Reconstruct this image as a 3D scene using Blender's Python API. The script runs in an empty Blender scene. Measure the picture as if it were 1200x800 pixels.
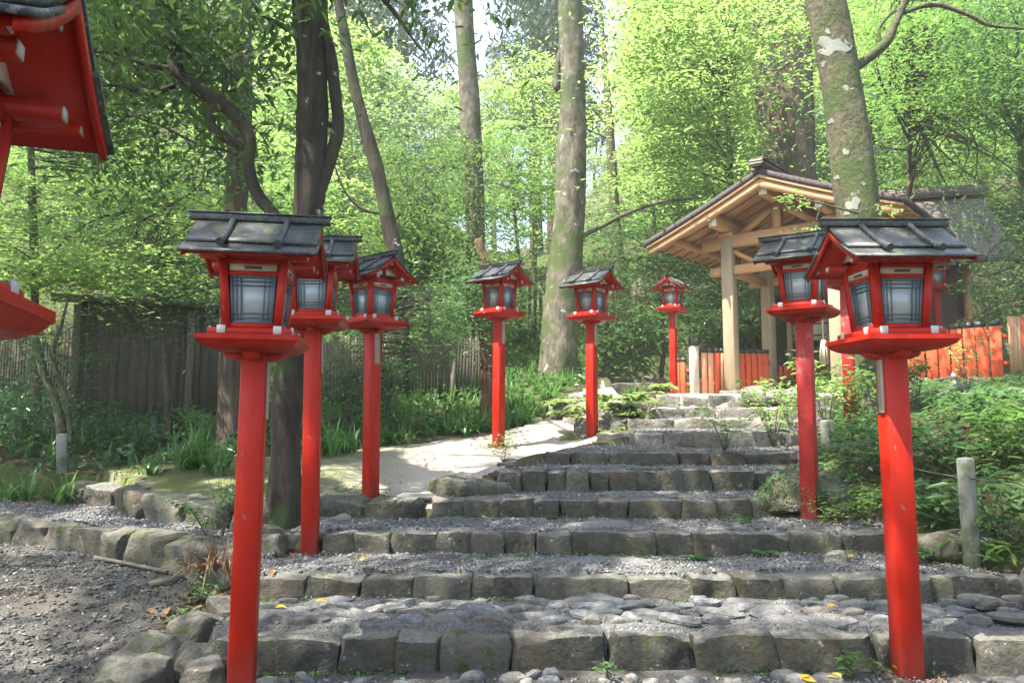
import bpy, bmesh, math, random
import numpy as np
from mathutils import Vector, Matrix
rng = np.random.default_rng(7)
random.seed(7)
R = math.radians
scene = bpy.context.scene
col = scene.collection
F = 900.0                       # focal length in pixels of a 1200 px wide frame
PITCH = math.atan(90/900.0)

def tan_el(v):                  # elevation tangent of a pixel row (per metre of forward distance, near the centre)
    y = (400-v)/F
    return (math.sin(PITCH)+y*math.cos(PITCH))/(math.cos(PITCH)-y*math.sin(PITCH))
def P(u, v, Y):                 # world point at forward distance Y
    x = (u-600)/F; y = (400-v)/F
    fw = math.cos(PITCH)-y*math.sin(PITCH); up = math.sin(PITCH)+y*math.cos(PITCH)
    k = Y/fw
    return Vector((x*k, Y, up*k))

# ------------------------------------------------------------------ objects
def mesh_from(name, verts, faces, mat=None, smooth=False, mats=None, midx=None):
    """verts (N,3) array, faces list of arrays (each (M,k)) of one or several sizes"""
    if isinstance(faces, np.ndarray): faces = [faces]
    verts = np.asarray(verts, dtype=np.float32)
    me = bpy.data.meshes.new(name)
    me.vertices.add(len(verts)); me.vertices.foreach_set('co', verts.ravel())
    loops = np.concatenate([f.ravel() for f in faces]).astype(np.int32)
    tot = np.concatenate([np.full(len(f), f.shape[1]) for f in faces]).astype(np.int32)
    start = np.concatenate([[0], np.cumsum(tot)[:-1]]).astype(np.int32)
    me.loops.add(len(loops)); me.loops.foreach_set('vertex_index', loops)
    me.polygons.add(len(tot)); me.polygons.foreach_set('loop_start', start)
    try: me.polygons.foreach_set('loop_total', tot)
    except Exception: pass
    if smooth: me.polygons.foreach_set('use_smooth', np.ones(len(tot), bool))
    me.update(calc_edges=True); me.validate()
    if mat: me.materials.append(mat)
    return me
def link(name, me, parent=None, loc=None, rotz=0):
    o = bpy.data.objects.new(name, me); col.objects.link(o)
    if parent is not None: o.parent = parent
    if loc is not None: o.location = loc
    if rotz: o.rotation_euler.z = rotz
    return o
def tag(o, label=None, cat=None, group=None, kind=None):
    if label: o['label'] = label
    if cat: o['category'] = cat
    if group: o['group'] = group
    if kind: o['kind'] = kind
    return o
def empty(name, loc, rotz=0):
    o = bpy.data.objects.new(name, None); col.objects.link(o)
    o.location = loc; o.rotation_euler.z = rotz; o.empty_display_size = .2
    return o
def copy_tree(o, parent=None):
    kids = [c for c in o.children]
    c = o.copy(); col.objects.link(c)
    if parent is not None: c.parent = parent
    for k in kids: copy_tree(k, c)
    return c

class MB:
    def __init__(s): s.v = []; s.q = []; s.t = []; s.n = 0
    def add(s, v, q=None, t=None):
        v = np.asarray(v, float)
        if q is not None and len(q): s.q.append(np.asarray(q)+s.n)
        if t is not None and len(t): s.t.append(np.asarray(t)+s.n)
        s.v.append(v); s.n += len(v); return s
    def box(s, c, d, rot=None, taper=None):
        x, y, z = d[0]/2, d[1]/2, d[2]/2
        v = np.array([[-x,-y,-z],[x,-y,-z],[x,y,-z],[-x,y,-z],[-x,-y,z],[x,-y,z],[x,y,z],[-x,y,z]], float)
        if taper is not None: v[:4,:2] *= taper
        if rot is not None: v = v @ np.array(rot.to_3x3()).T
        q = [[0,3,2,1],[4,5,6,7],[0,1,5,4],[1,2,6,5],[2,3,7,6],[3,0,4,7]]
        return s.add(v+np.array(c), q)
    def hexa(s, pts):                       # eight corners in box order
        return s.add(pts, [[0,3,2,1],[4,5,6,7],[0,1,5,4],[1,2,6,5],[2,3,7,6],[3,0,4,7]])
    def extrude(s, prof, a, b, axis='x'):   # prof list of 2D points, closed, extruded from a to b along axis
        n = len(prof); V = []
        for e in (a, b):
            for p in prof: V.append((e, p[0], p[1]) if axis == 'x' else (p[0], e, p[1]))
        q = [[i, (i+1) % n, n+(i+1) % n, n+i] for i in range(n)]
        s.add(V, q)
        m = len(prof)//2                    # caps as a strip: profile is top row then bottom row reversed
        cq = []; cq2 = []
        for i in range(m-1):
            cq.append([i, n-1-i, n-2-i, i+1]); cq2.append([n+i, n+i+1, n+n-2-i, n+n-1-i])
        s.q.append(np.array(cq+cq2)+s.n-2*n)
        return s
    def tube(s, pts, rad, sides=8, cap=True, noise=0, seed=0, squash=1):
        pts = np.asarray(pts, float); n = len(pts)
        rad = np.full(n, rad) if np.isscalar(rad) else np.asarray(rad, float)
        tg = np.gradient(pts, axis=0); tg /= np.linalg.norm(tg, axis=1)[:, None]+1e-9
        ref = np.array([1., 0, 0]) if abs(tg[0][0]) < .8 else np.array([0, 1., 0])
        V = np.zeros((n, sides, 3)); a = np.arange(sides)/sides*2*np.pi
        u = np.cross(tg[0], ref); u /= np.linalg.norm(u)
        rs = np.random.default_rng(seed)
        ph = rs.uniform(0, 6.28, 6)
        for i in range(n):
            u = u-tg[i]*np.dot(u, tg[i]); u /= np.linalg.norm(u)+1e-9
            w = np.cross(tg[i], u)
            r = rad[i]*np.ones(sides)
            if noise:
                r = r*(1+noise*(np.sin(2*a+ph[0]+i*.35)+.6*np.sin(3*a+ph[1]-i*.5)+.5*np.sin(5*a+ph[2]+i*.21)+.4*rs.normal(size=sides)))
            V[i] = pts[i]+np.outer(np.cos(a)*r, u)+np.outer(np.sin(a)*r*squash, w)
        q = []
        for i in range(n-1):
            for j in range(sides):
                k = (j+1) % sides
                q.append([i*sides+j, i*sides+k, (i+1)*sides+k, (i+1)*sides+j])
        V = V.reshape(-1, 3); t = []
        if cap:
            V = np.vstack([V, pts[:1], pts[-1:]]); b = n*sides
            for j in range(sides):
                k = (j+1) % sides
                t.append([b, k, j]); t.append([b+1, (n-1)*sides+j, (n-1)*sides+k])
        return s.add(V, q, t)
    def mesh(s, name, mat=None, smooth=False, bevel=0, sharp=None):
        fs = []
        if s.q: fs.append(np.vstack(s.q))
        if s.t: fs.append(np.vstack(s.t))
        me = mesh_from(name, np.vstack(s.v), fs, mat, smooth)
        if bevel:
            bm = bmesh.new(); bm.from_mesh(me)
            bmesh.ops.bevel(bm, geom=bm.edges[:], offset=bevel, segments=1, affect='EDGES', clamp_overlap=True)
            bm.to_mesh(me); bm.free()
        if sharp is not None:
            me.polygons.foreach_set('use_smooth', np.ones(len(me.polygons), bool))
            me.set_sharp_from_angle(angle=R(sharp))
        return me
    def build(s, name, mat, parent=None, **k):
        return link(name, s.mesh(name, mat, **k), parent)

# ------------------------------------------------------------------ noise
class SN:                                   # cheap smooth noise: a sum of random plane waves
    def __init__(s, seed, n=10, octaves=3, dim=3):
        r = np.random.default_rng(seed); s.k = []; 
        for o in range(octaves):
            k = r.normal(size=(n, dim)); k /= np.linalg.norm(k, axis=1)[:, None]
            s.k.append((k*2**o*2.2*r.uniform(.7, 1.3, (n, 1)), r.uniform(0, 6.28, n), .5**o/np.sqrt(n/2)))
    def __call__(s, p):
        out = 0
        for k, ph, a in s.k: out = out+a*np.sin(p @ k.T+ph).sum(-1)
        return out*.6
N2 = SN(3, 12, 3, 2); N2b = SN(5, 12, 3, 2)

# ------------------------------------------------------------------ materials
class NT:
    def __init__(s, name):
        s.m = bpy.data.materials.new(name); s.m.use_nodes = True; s.t = s.m.node_tree; s.t.nodes.clear()
        s.out = s.n('ShaderNodeOutputMaterial'); s._co = None
    def n(s, typ, **k):
        x = s.t.nodes.new(typ)
        for a, b in k.items(): setattr(x, a, b)
        return x
    def l(s, a, b): s.t.links.new(a, b)
    def co(s, kind='Object', scale=(1, 1, 1)):
        tc = s.n('ShaderNodeTexCoord'); mp = s.n('ShaderNodeMapping')
        mp.inputs['Scale'].default_value = scale if not np.isscalar(scale) else (scale,)*3
        s.l(tc.outputs[kind], mp.inputs[0]); return mp.outputs[0]
    def noise(s, vec, scale, detail=4, rough=.6, dist=0):
        x = s.n('ShaderNodeTexNoise'); x.inputs['Scale'].default_value = scale; x.inputs['Detail'].default_value = detail
        x.inputs['Roughness'].default_value = rough; x.inputs['Distortion'].default_value = dist
        s.l(vec, x.inputs['Vector']); return x.outputs[0]
    def vor(s, vec, scale, out='Color', feature='F1'):
        x = s.n('ShaderNodeTexVoronoi'); x.feature = feature; x.inputs['Scale'].default_value = scale
        s.l(vec, x.inputs['Vector']); return x.outputs[out]
    def ramp(s, fac, stops, interp='LINEAR'):
        x = s.n('ShaderNodeValToRGB'); x.color_ramp.interpolation = interp; e = x.color_ramp.elements
        while len(e) < len(stops): e.new(.5)
        for i, (p, c) in enumerate(stops):
            e[i].position = p; e[i].color = (*c, 1) if not np.isscalar(c) else (c, c, c, 1)
        s.l(fac, x.inputs[0]); return x.outputs[0]
    def mix(s, fac, a, b, blend='MIX'):
        x = s.n('ShaderNodeMix', data_type='RGBA', blend_type=blend)
        for v, i in ((fac, x.inputs[0]), (a, x.inputs[6]), (b, x.inputs[7])):
            if isinstance(v, (int, float)): i.default_value = v
            elif isinstance(v, tuple): i.default_value = (*v, 1)
            else: s.l(v, i)
        return x.outputs[2]
    def math(s, op, a, b=0.):
        x = s.n('ShaderNodeMath', operation=op)
        for v, i in ((a, x.inputs[0]), (b, x.inputs[1])):
            if isinstance(v, (int, float)): i.default_value = v
            else: s.l(v, i)
        return x.outputs[0]
    def bump(s, h, strength=.5, dist=.02, normal=None):
        x = s.n('ShaderNodeBump'); x.inputs['Strength'].default_value = strength; x.inputs['Distance'].default_value = dist
        s.l(h, x.inputs['Height'])
        if normal is not None: s.l(normal, x.inputs['Normal'])
        return x.outputs[0]
    def nz(s):
        g = s.n('ShaderNodeNewGeometry'); x = s.n('ShaderNodeSeparateXYZ'); s.l(g.outputs['Normal'], x.inputs[0]); return x.outputs[2]
    def rand_obj(s):
        return s.n('ShaderNodeObjectInfo').outputs['Random']
    def rand_isl(s):
        return s.n('ShaderNodeNewGeometry').outputs['Random Per Island']
    def bsdf(s, color, rough=.7, normal=None, spec=.5, trans=None):
        b = s.n('ShaderNodeBsdfPrincipled')
        for v, k in ((color, 'Base Color'), (rough, 'Roughness')):
            if isinstance(v, (int, float)): b.inputs[k].default_value = v
            elif isinstance(v, tuple): b.inputs[k].default_value = (*v, 1)
            else: s.l(v, b.inputs[k])
        b.inputs['Specular IOR Level'].default_value = spec
        if normal is not None: s.l(normal, b.inputs['Normal'])
        s.l(b.outputs[0], s.out.inputs[0]); return s.m

def leaf_mat(name, dark, light, tr=.45, rough=.45, spec=.35, yellow=None):
    t = NT(name)
    r = t.rand_isl()
    c = t.ramp(r, [(0, dark), (.75, light), (1, yellow or light)])
    big = t.noise(t.co('Object'), .9, 2)
    c = t.mix(t.ramp(big, [(.35, 0), (.65, 1)]), c, t.mix(.5, c, light), 'MIX')
    c = t.mix(t.math('MULTIPLY', t.rand_obj(), .55), c, tuple(x*.6+y*.15 for x, y in zip(light, dark)))
    b = t.n('ShaderNodeBsdfPrincipled'); t.l(c, b.inputs['Base Color']); b.inputs['Roughness'].default_value = rough
    b.inputs['Specular IOR Level'].default_value = spec
    tl = t.n('ShaderNodeBsdfTranslucent')
    hs = t.n('ShaderNodeHueSaturation'); hs.inputs['Hue'].default_value = .492; hs.inputs['Saturation'].default_value = .95; hs.inputs['Value'].default_value = 1.7
    t.l(c, hs.inputs['Color']); t.l(hs.outputs[0], tl.inputs[0])
    m = t.n('ShaderNodeMixShader'); m.inputs[0].default_value = tr
    t.l(b.outputs[0], m.inputs[1]); t.l(tl.outputs[0], m.inputs[2]); t.l(m.outputs[0], t.out.inputs[0])
    return t.m

def bark_mat(name, a, b, lichen=0., moss=0., stretch=.25, sc=14):
    t = NT(name); co = t.co('Object', (1, 1, stretch))
    n1 = t.noise(co, sc, 6, .65, .3); n2 = t.noise(t.co('Object'), 3, 3)
    c = t.mix(t.ramp(n1, [(.35, 0), (.65, 1)]), a, b)
    c = t.mix(t.math('MULTIPLY', t.ramp(n2, [(.4, 0), (.7, 1)]), .5), c, tuple(x*.6 for x in a))
    if lichen:
        ln = t.noise(t.co('Object'), 5.5, 4, .55)
        c = t.mix(t.ramp(ln, [(.72-lichen*.2, 0), (.75-lichen*.2, .8)]), c, (.42, .44, .38))
    if moss:
        mn = t.noise(t.co('Object'), 2.2, 5, .6)
        c = t.mix(t.ramp(mn, [(.62-moss*.25, 0), (.72-moss*.25, .85)]), c, (.05, .075, .02))
    h = t.noise(co, sc*2.2, 6, .7)
    return t.bsdf(c, .9, t.bump(t.math('ADD', n1, t.math('MULTIPLY', h, .5)), .9, .03), .2)

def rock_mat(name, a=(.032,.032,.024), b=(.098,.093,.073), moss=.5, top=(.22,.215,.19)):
    t = NT(name); co = t.co('Object')
    ri = t.n('ShaderNodeObjectInfo').outputs['Random']
    off = t.n('ShaderNodeVectorMath', operation='ADD'); t.l(co, off.inputs[0])
    cb = t.n('ShaderNodeCombineXYZ'); t.l(t.math('MULTIPLY', ri, 37.), cb.inputs[0]); t.l(t.math('MULTIPLY', ri, 91.), cb.inputs[1]); t.l(cb.outputs[0], off.inputs[1]); co = off.outputs[0]
    n1 = t.noise(co, 4.5, 9, .72, .4); n2 = t.noise(co, 42, 6, .65); n3 = t.noise(co, 14, 7, .7, .6)
    c = t.mix(t.ramp(n1, [(.36, 0), (.64, 1)]), a, b)
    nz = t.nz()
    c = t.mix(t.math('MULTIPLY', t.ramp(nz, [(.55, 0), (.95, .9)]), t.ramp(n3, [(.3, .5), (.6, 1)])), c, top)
    c = t.mix(t.math('MULTIPLY', t.ramp(n2, [(.42, 0), (.6, 1)]), .5), c, tuple(x*.45 for x in a))
    c = t.mix(t.math('MULTIPLY', ri, .45), c, (.15, .135, .105))
    c = t.mix(t.ramp(t.noise(co, 3.1, 4), [(.52, 0), (.68, .6)]), c, (.11, .082, .05))
    c = t.mix(t.ramp(t.noise(co, 19, 6, .7), [(.62, 0), (.68, .7)]), c, tuple(min(.42, x*1.6) for x in top))
    v = t.vor(co, 5.5, 'Distance', 'DISTANCE_TO_EDGE'); crack = t.math('MULTIPLY', t.ramp(v, [(0, .7), (.012, 0)]), t.ramp(n1, [(.62, 0), (.68, 1)]))
    c = t.mix(crack, c, (.02, .02, .016))
    if moss:
        lo = .69-.17*moss
        mn = t.noise(co, 8.5, 8, .78)
        f = t.ramp(mn, [(lo, 0), (lo+.07, .9)])
        c = t.mix(f, c, t.mix(n2, (.025, .034, .008), (.085, .105, .022)))
    h = t.math('ADD', t.math('ADD', n1, t.math('MULTIPLY', n3, .45)), t.math('MULTIPLY', n2, .22))
    h = t.math('SUBTRACT', h, t.math('MULTIPLY', crack, .4))
    return t.bsdf(c, .85, t.bump(h, 1., .06), .2)

M = {}
def build_materials():
    # painted wood
    def paint(name, base, dirt=(.17,.012,.004), amt=.35, rough=.38, wear=0.):
        t = NT(name); co = t.co('Object', (1, 1, .15)); n = t.noise(co, 22, 5, .6); o = t.noise(t.co('Object'), 6, 4, .6)
        c = t.mix(t.math('MULTIPLY', t.ramp(o, [(.4, 0), (.75, 1)]), amt), base, dirt)
        c = t.mix(t.math('MULTIPLY', t.ramp(n, [(.35, 0), (.7, 1)]), .35), c, tuple(x*.62 for x in base))
        if wear:
            w = t.noise(t.co('Object', (1, 1, .4)), 11, 8, .75)
            c = t.mix(t.ramp(w, [(.66-.22*wear, 0), (.72-.2*wear, .75)]), c, (.26, .16, .14))
            w2 = t.noise(t.co('Object'), 70, 2, .5)
            c = t.mix(t.ramp(w2, [(.70, 0), (.74, .5)]), c, (.4, .3, .27))
        sz = t.n('ShaderNodeSeparateXYZ'); t.l(t.co('Object'), sz.inputs[0])
        foot = t.n('ShaderNodeMapRange'); foot.inputs[1].default_value = .26; foot.inputs[2].default_value = .0; t.l(sz.outputs[2], foot.inputs[0])
        if name in ('red_paint', 'weathered_red_paint'):   # mud splashed up the post foot
            c = t.mix(t.math('MULTIPLY', foot.outputs[0], t.ramp(t.noise(t.co('Object'), 16, 6, .7), [(.38, 0), (.58, .8)])), c, (.07, .05, .035))
            fd = t.ramp(t.noise(t.co('Object', (1, 1, .35)), 4.5, 5, .6), [(.48, 0), (.66, .55)]); c = t.mix(fd, c, tuple(x*1.05+.045 for x in base))
            ch = t.noise(t.co('Object', (1, 1, .45)), 46, 5, .6); c = t.mix(t.ramp(ch, [(.665, 0), (.69, .75)]), c, (.17, .10, .08))
            c = t.mix(t.math('MULTIPLY', t.rand_obj(), .30), c, tuple(x*.6 for x in base))
        r = t.ramp(n, [(.2, rough-.02), (.8, rough+.2)])
        return t.bsdf(c, r, t.bump(n, .6, .005), .16)
    M['red'] = paint('red_paint', (.37, .012, .0025))
    M['vermil_sunlit'] = paint('sunlit_vermilion', (.62, .27, .15), dirt=(.5,.4,.3), amt=.3, wear=.3, rough=.7)  # sunlight on a few pickets, put into a paler paint colour
    M['red_old'] = paint('weathered_red_paint', (.34, .024, .02), amt=.5, wear=.45, rough=.5)
    M['vermil'] = paint('vermilion_paint', (.56, .085, .03), dirt=(.3,.1,.05), amt=.35, wear=.2, rough=.6)
    t = NT('black_roof_wood'); co = t.co('Object', (.12, 1, 1)); n = t.noise(co, 60, 5, .7); o = t.noise(t.co('Object'), 9, 5, .7); sp = t.noise(t.co('Object'), 75, 3, .6)
    c = t.mix(t.ramp(o, [(.35, 0), (.7, 1)]), (.009, .010, .011), (.040, .043, .042))
    c = t.mix(t.ramp(sp, [(.60, 0), (.68, .8)]), c, (.17, .18, .17))
    mo = t.math('ADD', t.noise(t.co('Object'), 13, 6, .7), t.math('MULTIPLY', t.rand_obj(), .12))
    c = t.mix(t.ramp(mo, [(.64, 0), (.70, .8)]), c, (.06, .075, .025))
    M['roof'] = t.bsdf(c, t.ramp(n, [(.3, .38), (.7, .65)]), t.bump(n, .5, .004), .45)
    t = NT('teal_grey_lattice'); M['lattice'] = t.bsdf(t.mix(t.noise(t.co(), 12), (.035, .06, .075), (.075, .11, .125)), .5)
    t = NT('frosted_pane'); n = t.noise(t.co(), 9, 3)
    M['pane'] = t.bsdf(t.mix(n, (.22, .25, .245), (.33, .355, .34)), .22, None, .6)
    t = NT('white_paint'); M['white'] = t.bsdf(t.mix(t.noise(t.co(), 14), (.68, .67, .62), (.82, .81, .77)), .6)
    t = NT('worn_white_paint'); M['cap'] = t.bsdf(t.mix(t.noise(t.co(), 50), (.28, .27, .24), (.46, .45, .41)), .6)
    def wood(name, a, b, sc=9, rough=.65, axis=(1, 1, .06), grey=0.):
        t = NT(name); n = t.noise(t.co('Object', axis), sc*3, 5, .65, .4); o = t.noise(t.co('Object'), 2.5, 4)
        c = t.mix(t.ramp(n, [(.3, 0), (.7, 1)]), a, b)
        c = t.mix(t.math('MULTIPLY', t.ramp(o, [(.35, 0), (.7, 1)]), .35), c, tuple(x*.62 for x in a))
        c = t.mix(t.math('MULTIPLY', t.rand_obj(), .2), c, tuple(x*.8 for x in b))
        return t.bsdf(c, rough, t.bump(n, .35, .006), .3)
    M['strip'] = wood('bare_pale_wood', (.36, .30, .22), (.52, .45, .35), axis=(.06, 1, 1))
    M['plaque'] = wood('plaque_wood', (.27, .22, .15), (.37, .31, .23))
    M['ink'] = NT('ink').bsdf((.03, .028, .025), .7)
    M['slot'] = NT('dark_slot').bsdf((.05, .03, .02), .8)
    M['cypress'] = wood('light_cypress', (.38, .19, .085), (.50, .29, .145))
    M['cypress_y'] = wood('light_cypress_along', (.38, .19, .085), (.50, .29, .145), axis=(1, .06, 1))
    M['cypress_x'] = wood('light_cypress_across', (.38, .20, .09), (.52, .30, .155), axis=(.06, 1, 1))
    M['pillar'] = wood('weathered_pillar_wood', (.27, .21, .13), (.40, .32, .21))
    M['oldboard'] = wood('old_dark_board', (.062, .05, .034), (.115, .092, .064), rough=.85)
    M['oldpost'] = wood('old_grey_post', (.09, .08, .057), (.165, .145, .105), rough=.9)
    M['brownwall'] = wood('brown_wall_board', (.10, .055, .03), (.17, .10, .06), rough=.8)
    t = NT('dark_bark_shingle'); co = t.co('Object', (1, 1, 1)); n = t.noise(co, 30, 5, .7)
    w = t.n('ShaderNodeTexWave'); w.bands_direction = 'X'; w.inputs['Scale'].default_value = 3.2; w.inputs['Distortion'].default_value = 2.; t.l(co, w.inputs[0])
    M['shingle'] = t.bsdf(t.mix(n, (.028, .022, .024), (.085, .070, .072)), .85, t.bump(t.math('ADD', n, t.math('MULTIPLY', w.outputs[0], .5)), .8, .02), .3)
    t = NT('grey_bark_shingle'); co = t.co('Object'); n = t.noise(co, 26, 5, .7); w = t.n('ShaderNodeTexWave'); w.bands_direction = 'Z'; w.inputs['Scale'].default_value = 7; w.inputs['Distortion'].default_value = 3; w.inputs['Detail'].default_value = 3; t.l(co, w.inputs[0])
    M['shingle2'] = t.bsdf(t.mix(t.math('MULTIPLY', t.math('ADD', n, w.outputs[0]), .5), (.08, .062, .05), (.22, .185, .155)), .85, t.bump(w.outputs[0], .8, .03), .3)
    t = NT('straw_rope'); M['rope'] = t.bsdf(t.mix(t.noise(t.co('Object', (1, 1, .1)), 60), (.30, .26, .18), (.5, .45, .33)), .9)
    t = NT('concrete_post'); n = t.noise(t.co(), 16, 6, .7)
    c = t.mix(n, (.11, .115, .09), (.22, .225, .19)); c = t.mix(t.ramp(t.noise(t.co(), 7, 5), [(.46, 0), (.6, .8)]), c, (.06, .08, .035))
    M['stake'] = t.bsdf(c, .9, t.bump(n, .6, .01), .2)
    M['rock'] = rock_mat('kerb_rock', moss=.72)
    M['rock_pale_lit'] = rock_mat('pale_sunlit_rock', (.15, .135, .11), (.34, .31, .26), moss=.3, top=(.44, .42, .37))  # pale stone; the brightness of the sunlit upper steps is put into its colour
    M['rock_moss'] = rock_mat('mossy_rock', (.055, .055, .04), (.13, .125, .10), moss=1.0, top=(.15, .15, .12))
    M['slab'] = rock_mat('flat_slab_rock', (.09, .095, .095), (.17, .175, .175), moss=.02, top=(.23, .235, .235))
    # ground
    t = NT('grey_gravel'); co = t.co('Object'); v = t.vor(co, 75); vd = t.vor(co, 75, 'Distance'); v2 = t.vor(co, 210, 'Distance')
    bw = t.n('ShaderNodeRGBToBW'); t.l(v, bw.inputs[0]); big = t.noise(co, 2.2, 5, .65)
    c = t.mix(bw.outputs[0], (.06, .058, .055), (.165, .162, .155))
    c = t.mix(t.ramp(big, [(.42, 0), (.68, .75)]), c, (.05, .046, .038))
    c = t.mix(t.ramp(t.noise(co, 1.1, 6, .7), [(.60, 0), (.68, .8)]), c, (.05, .07, .02))
    M['gravel'] = t.bsdf(c, .85, t.bump(t.math('ADD', t.math('MULTIPLY', vd, -1.), t.math('MULTIPLY', v2, -.4)), 1., .012), .3)
    t = NT('dirt_gravel'); co = t.co('Object'); v = t.vor(co, 90); vd = t.vor(co, 90, 'Distance'); n = t.noise(co, 14, 6, .7)
    bw = t.n('ShaderNodeRGBToBW'); t.l(v, bw.inputs[0]); big = t.noise(co, 1.3, 5, .65)
    c = t.mix(bw.outputs[0], (.035, .032, .028), (.10, .097, .09))
    c = t.mix(t.ramp(big, [(.38, 0), (.62, .85)]), c, t.mix(n, (.035, .028, .02), (.07, .06, .048)))
    M['dirt'] = t.bsdf(c, .9, t.bump(t.math('ADD', t.math('MULTIPLY', vd, -.5), n), .8, .010), .2)
    t = NT('forest_soil'); co = t.co('Object'); n = t.noise(co, 16, 7, .7); big = t.noise(co, .9, 5)
    c = t.mix(n, (.03, .022, .014), (.085, .065, .042)); c = t.mix(t.ramp(big, [(.40, 0), (.56, .85)]), c, t.mix(n, (.03, .05, .012), (.07, .10, .025)))
    M['soil'] = t.bsdf(c, .95, t.bump(n, 1., .04), .15)
    t = NT('sandy_concrete'); co = t.co('Object'); n = t.noise(co, 40, 6, .7); big = t.noise(co, 1.6, 6, .6)
    c = t.mix(t.math('MULTIPLY', n, .6), (.27, .23, .19), (.37, .325, .275)); c = t.mix(t.ramp(big, [(.35, 0), (.7, .55)]), c, (.22, .19, .15))
    gx = t.n('ShaderNodeSeparateXYZ'); t.l(co, gx.inputs[0])
    edge = t.n('ShaderNodeMapRange'); edge.inputs[1].default_value = -.8; edge.inputs[2].default_value = -1.9; t.l(gx.outputs[0], edge.inputs[0])
    mo = t.math('MULTIPLY', edge.outputs[0], t.ramp(t.noise(co, 3.2, 7, .7), [(.30, 0), (.5, 1)]))
    c = t.mix(t.math('MULTIPLY', edge.outputs[0], .7), c, (.12, .105, .08))
    c = t.mix(mo, c, t.mix(n, (.05, .062, .018), (.11, .125, .035)))
    c = t.mix(t.ramp(t.vor(co, 1.1, 'Distance', 'DISTANCE_TO_EDGE'), [(0, .35), (.006, 0)]), c, (.12, .10, .08))
    M['path'] = t.bsdf(c, .85, t.bump(n, .5, .01), .25)
    t = NT('pale_platform_earth'); co = t.co('Object'); n = t.noise(co, 30, 6, .7)
    M['platform'] = t.bsdf(t.mix(n, (.22, .19, .15), (.38, .34, .28)), .9, t.bump(n, .6, .015), .2)
    # barks
    M['bark_dark'] = bark_mat('dark_mossy_bark', (.022, .018, .012), (.065, .052, .037), lichen=.22, moss=.35, sc=10)
    M['bark_cedar'] = bark_mat('cedar_bark', (.045, .032, .022), (.135, .10, .07), moss=.3, stretch=.07, sc=22)
    M['bark_grey'] = bark_mat('grey_lichen_bark', (.065, .055, .038), (.185, .165, .125), lichen=.30, moss=.65, stretch=.5, sc=9)
    M['bark_olive'] = bark_mat('olive_lichen_bark', (.055, .052, .03), (.135, .125, .075), lichen=.22, moss=.5, stretch=.8, sc=18)
    M['bark_thin'] = bark_mat('thin_branch_bark', (.05, .042, .03), (.13, .115, .08), moss=.3, sc=20)
    M['bark_red'] = bark_mat('red_brown_bark', (.07, .035, .02), (.20, .11, .065), moss=.25, stretch=.15, sc=18)
    # leaves
    M['lf_dark'] = leaf_mat('glossy_evergreen_leaves', (.014, .042, .010), (.075, .155, .03), .46, .35, .5, (.16, .18, .03))
    M['lf_maple'] = leaf_mat('maple_leaves', (.042, .10, .018), (.10, .20, .036), .5, .5, .3, (.16, .25, .04))
    M['lf_bright'] = leaf_mat('bright_maple_leaves', (.090, .165, .032), (.20, .32, .075), .52, .5, .3, (.22, .32, .06))
    M['lf_mid'] = leaf_mat('understory_leaves', (.025, .07, .020), (.07, .15, .04), .42, .45, .4, (.11, .19, .05))
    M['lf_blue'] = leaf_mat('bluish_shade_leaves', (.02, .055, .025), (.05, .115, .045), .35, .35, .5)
    M['lf_far'] = leaf_mat('far_leaves', (.11, .17, .08), (.22, .31, .16), .45, .6, .2)  # glow of the background put into the colour as brighter leaves
    M['lf_cedar'] = leaf_mat('cedar_needles', (.02, .05, .022), (.05, .10, .045), .3, .6, .2)
    M['grass'] = leaf_mat('strap_leaves', (.03, .085, .018), (.08, .19, .035), .42, .35, .5, (.13, .24, .05))
    M['fern'] = leaf_mat('pale_fern', (.09, .15, .035), (.20, .28, .08), .45, .5, .3)
    M['ivy'] = leaf_mat('ivy_leaves', (.02, .055, .012), (.06, .13, .03), .35, .4, .4)
    M['litter'] = leaf_mat('dead_leaves', (.07, .035, .018), (.17, .10, .05), .15, .7, .2, (.28, .20, .10))
    M['yellow'] = leaf_mat('yellow_leaf', (.45, .33, .03), (.6, .42, .04), .3, .5, .3)
    t = NT('pebbles'); r = t.rand_isl()
    M['pebble'] = t.bsdf(t.ramp(r, [(0, (.05, .048, .045)), (.6, (.135, .132, .126)), (.95, (.20, .198, .188)), (1, (.28, .27, .245))]), .7, None, .35)
    t = NT('slate_chips'); r = t.rand_isl()
    M['slate'] = t.bsdf(t.ramp(r, [(0, (.03, .027, .023)), (.5, (.075, .07, .062)), (.9, (.15, .142, .13)), (1, (.27, .26, .24))]), .85, None, .2)
    t = NT('pale_lichen'); M['lichen'] = t.bsdf(t.mix(t.noise(t.co(), 60, 5), (.11, .125, .09), (.24, .25, .21)), .9)
    M['flesh'] = NT('stone_white').bsdf((.55, .55, .52), .7)
build_materials()
EXPOSURE = 2.4
HAZE = .0017
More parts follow.
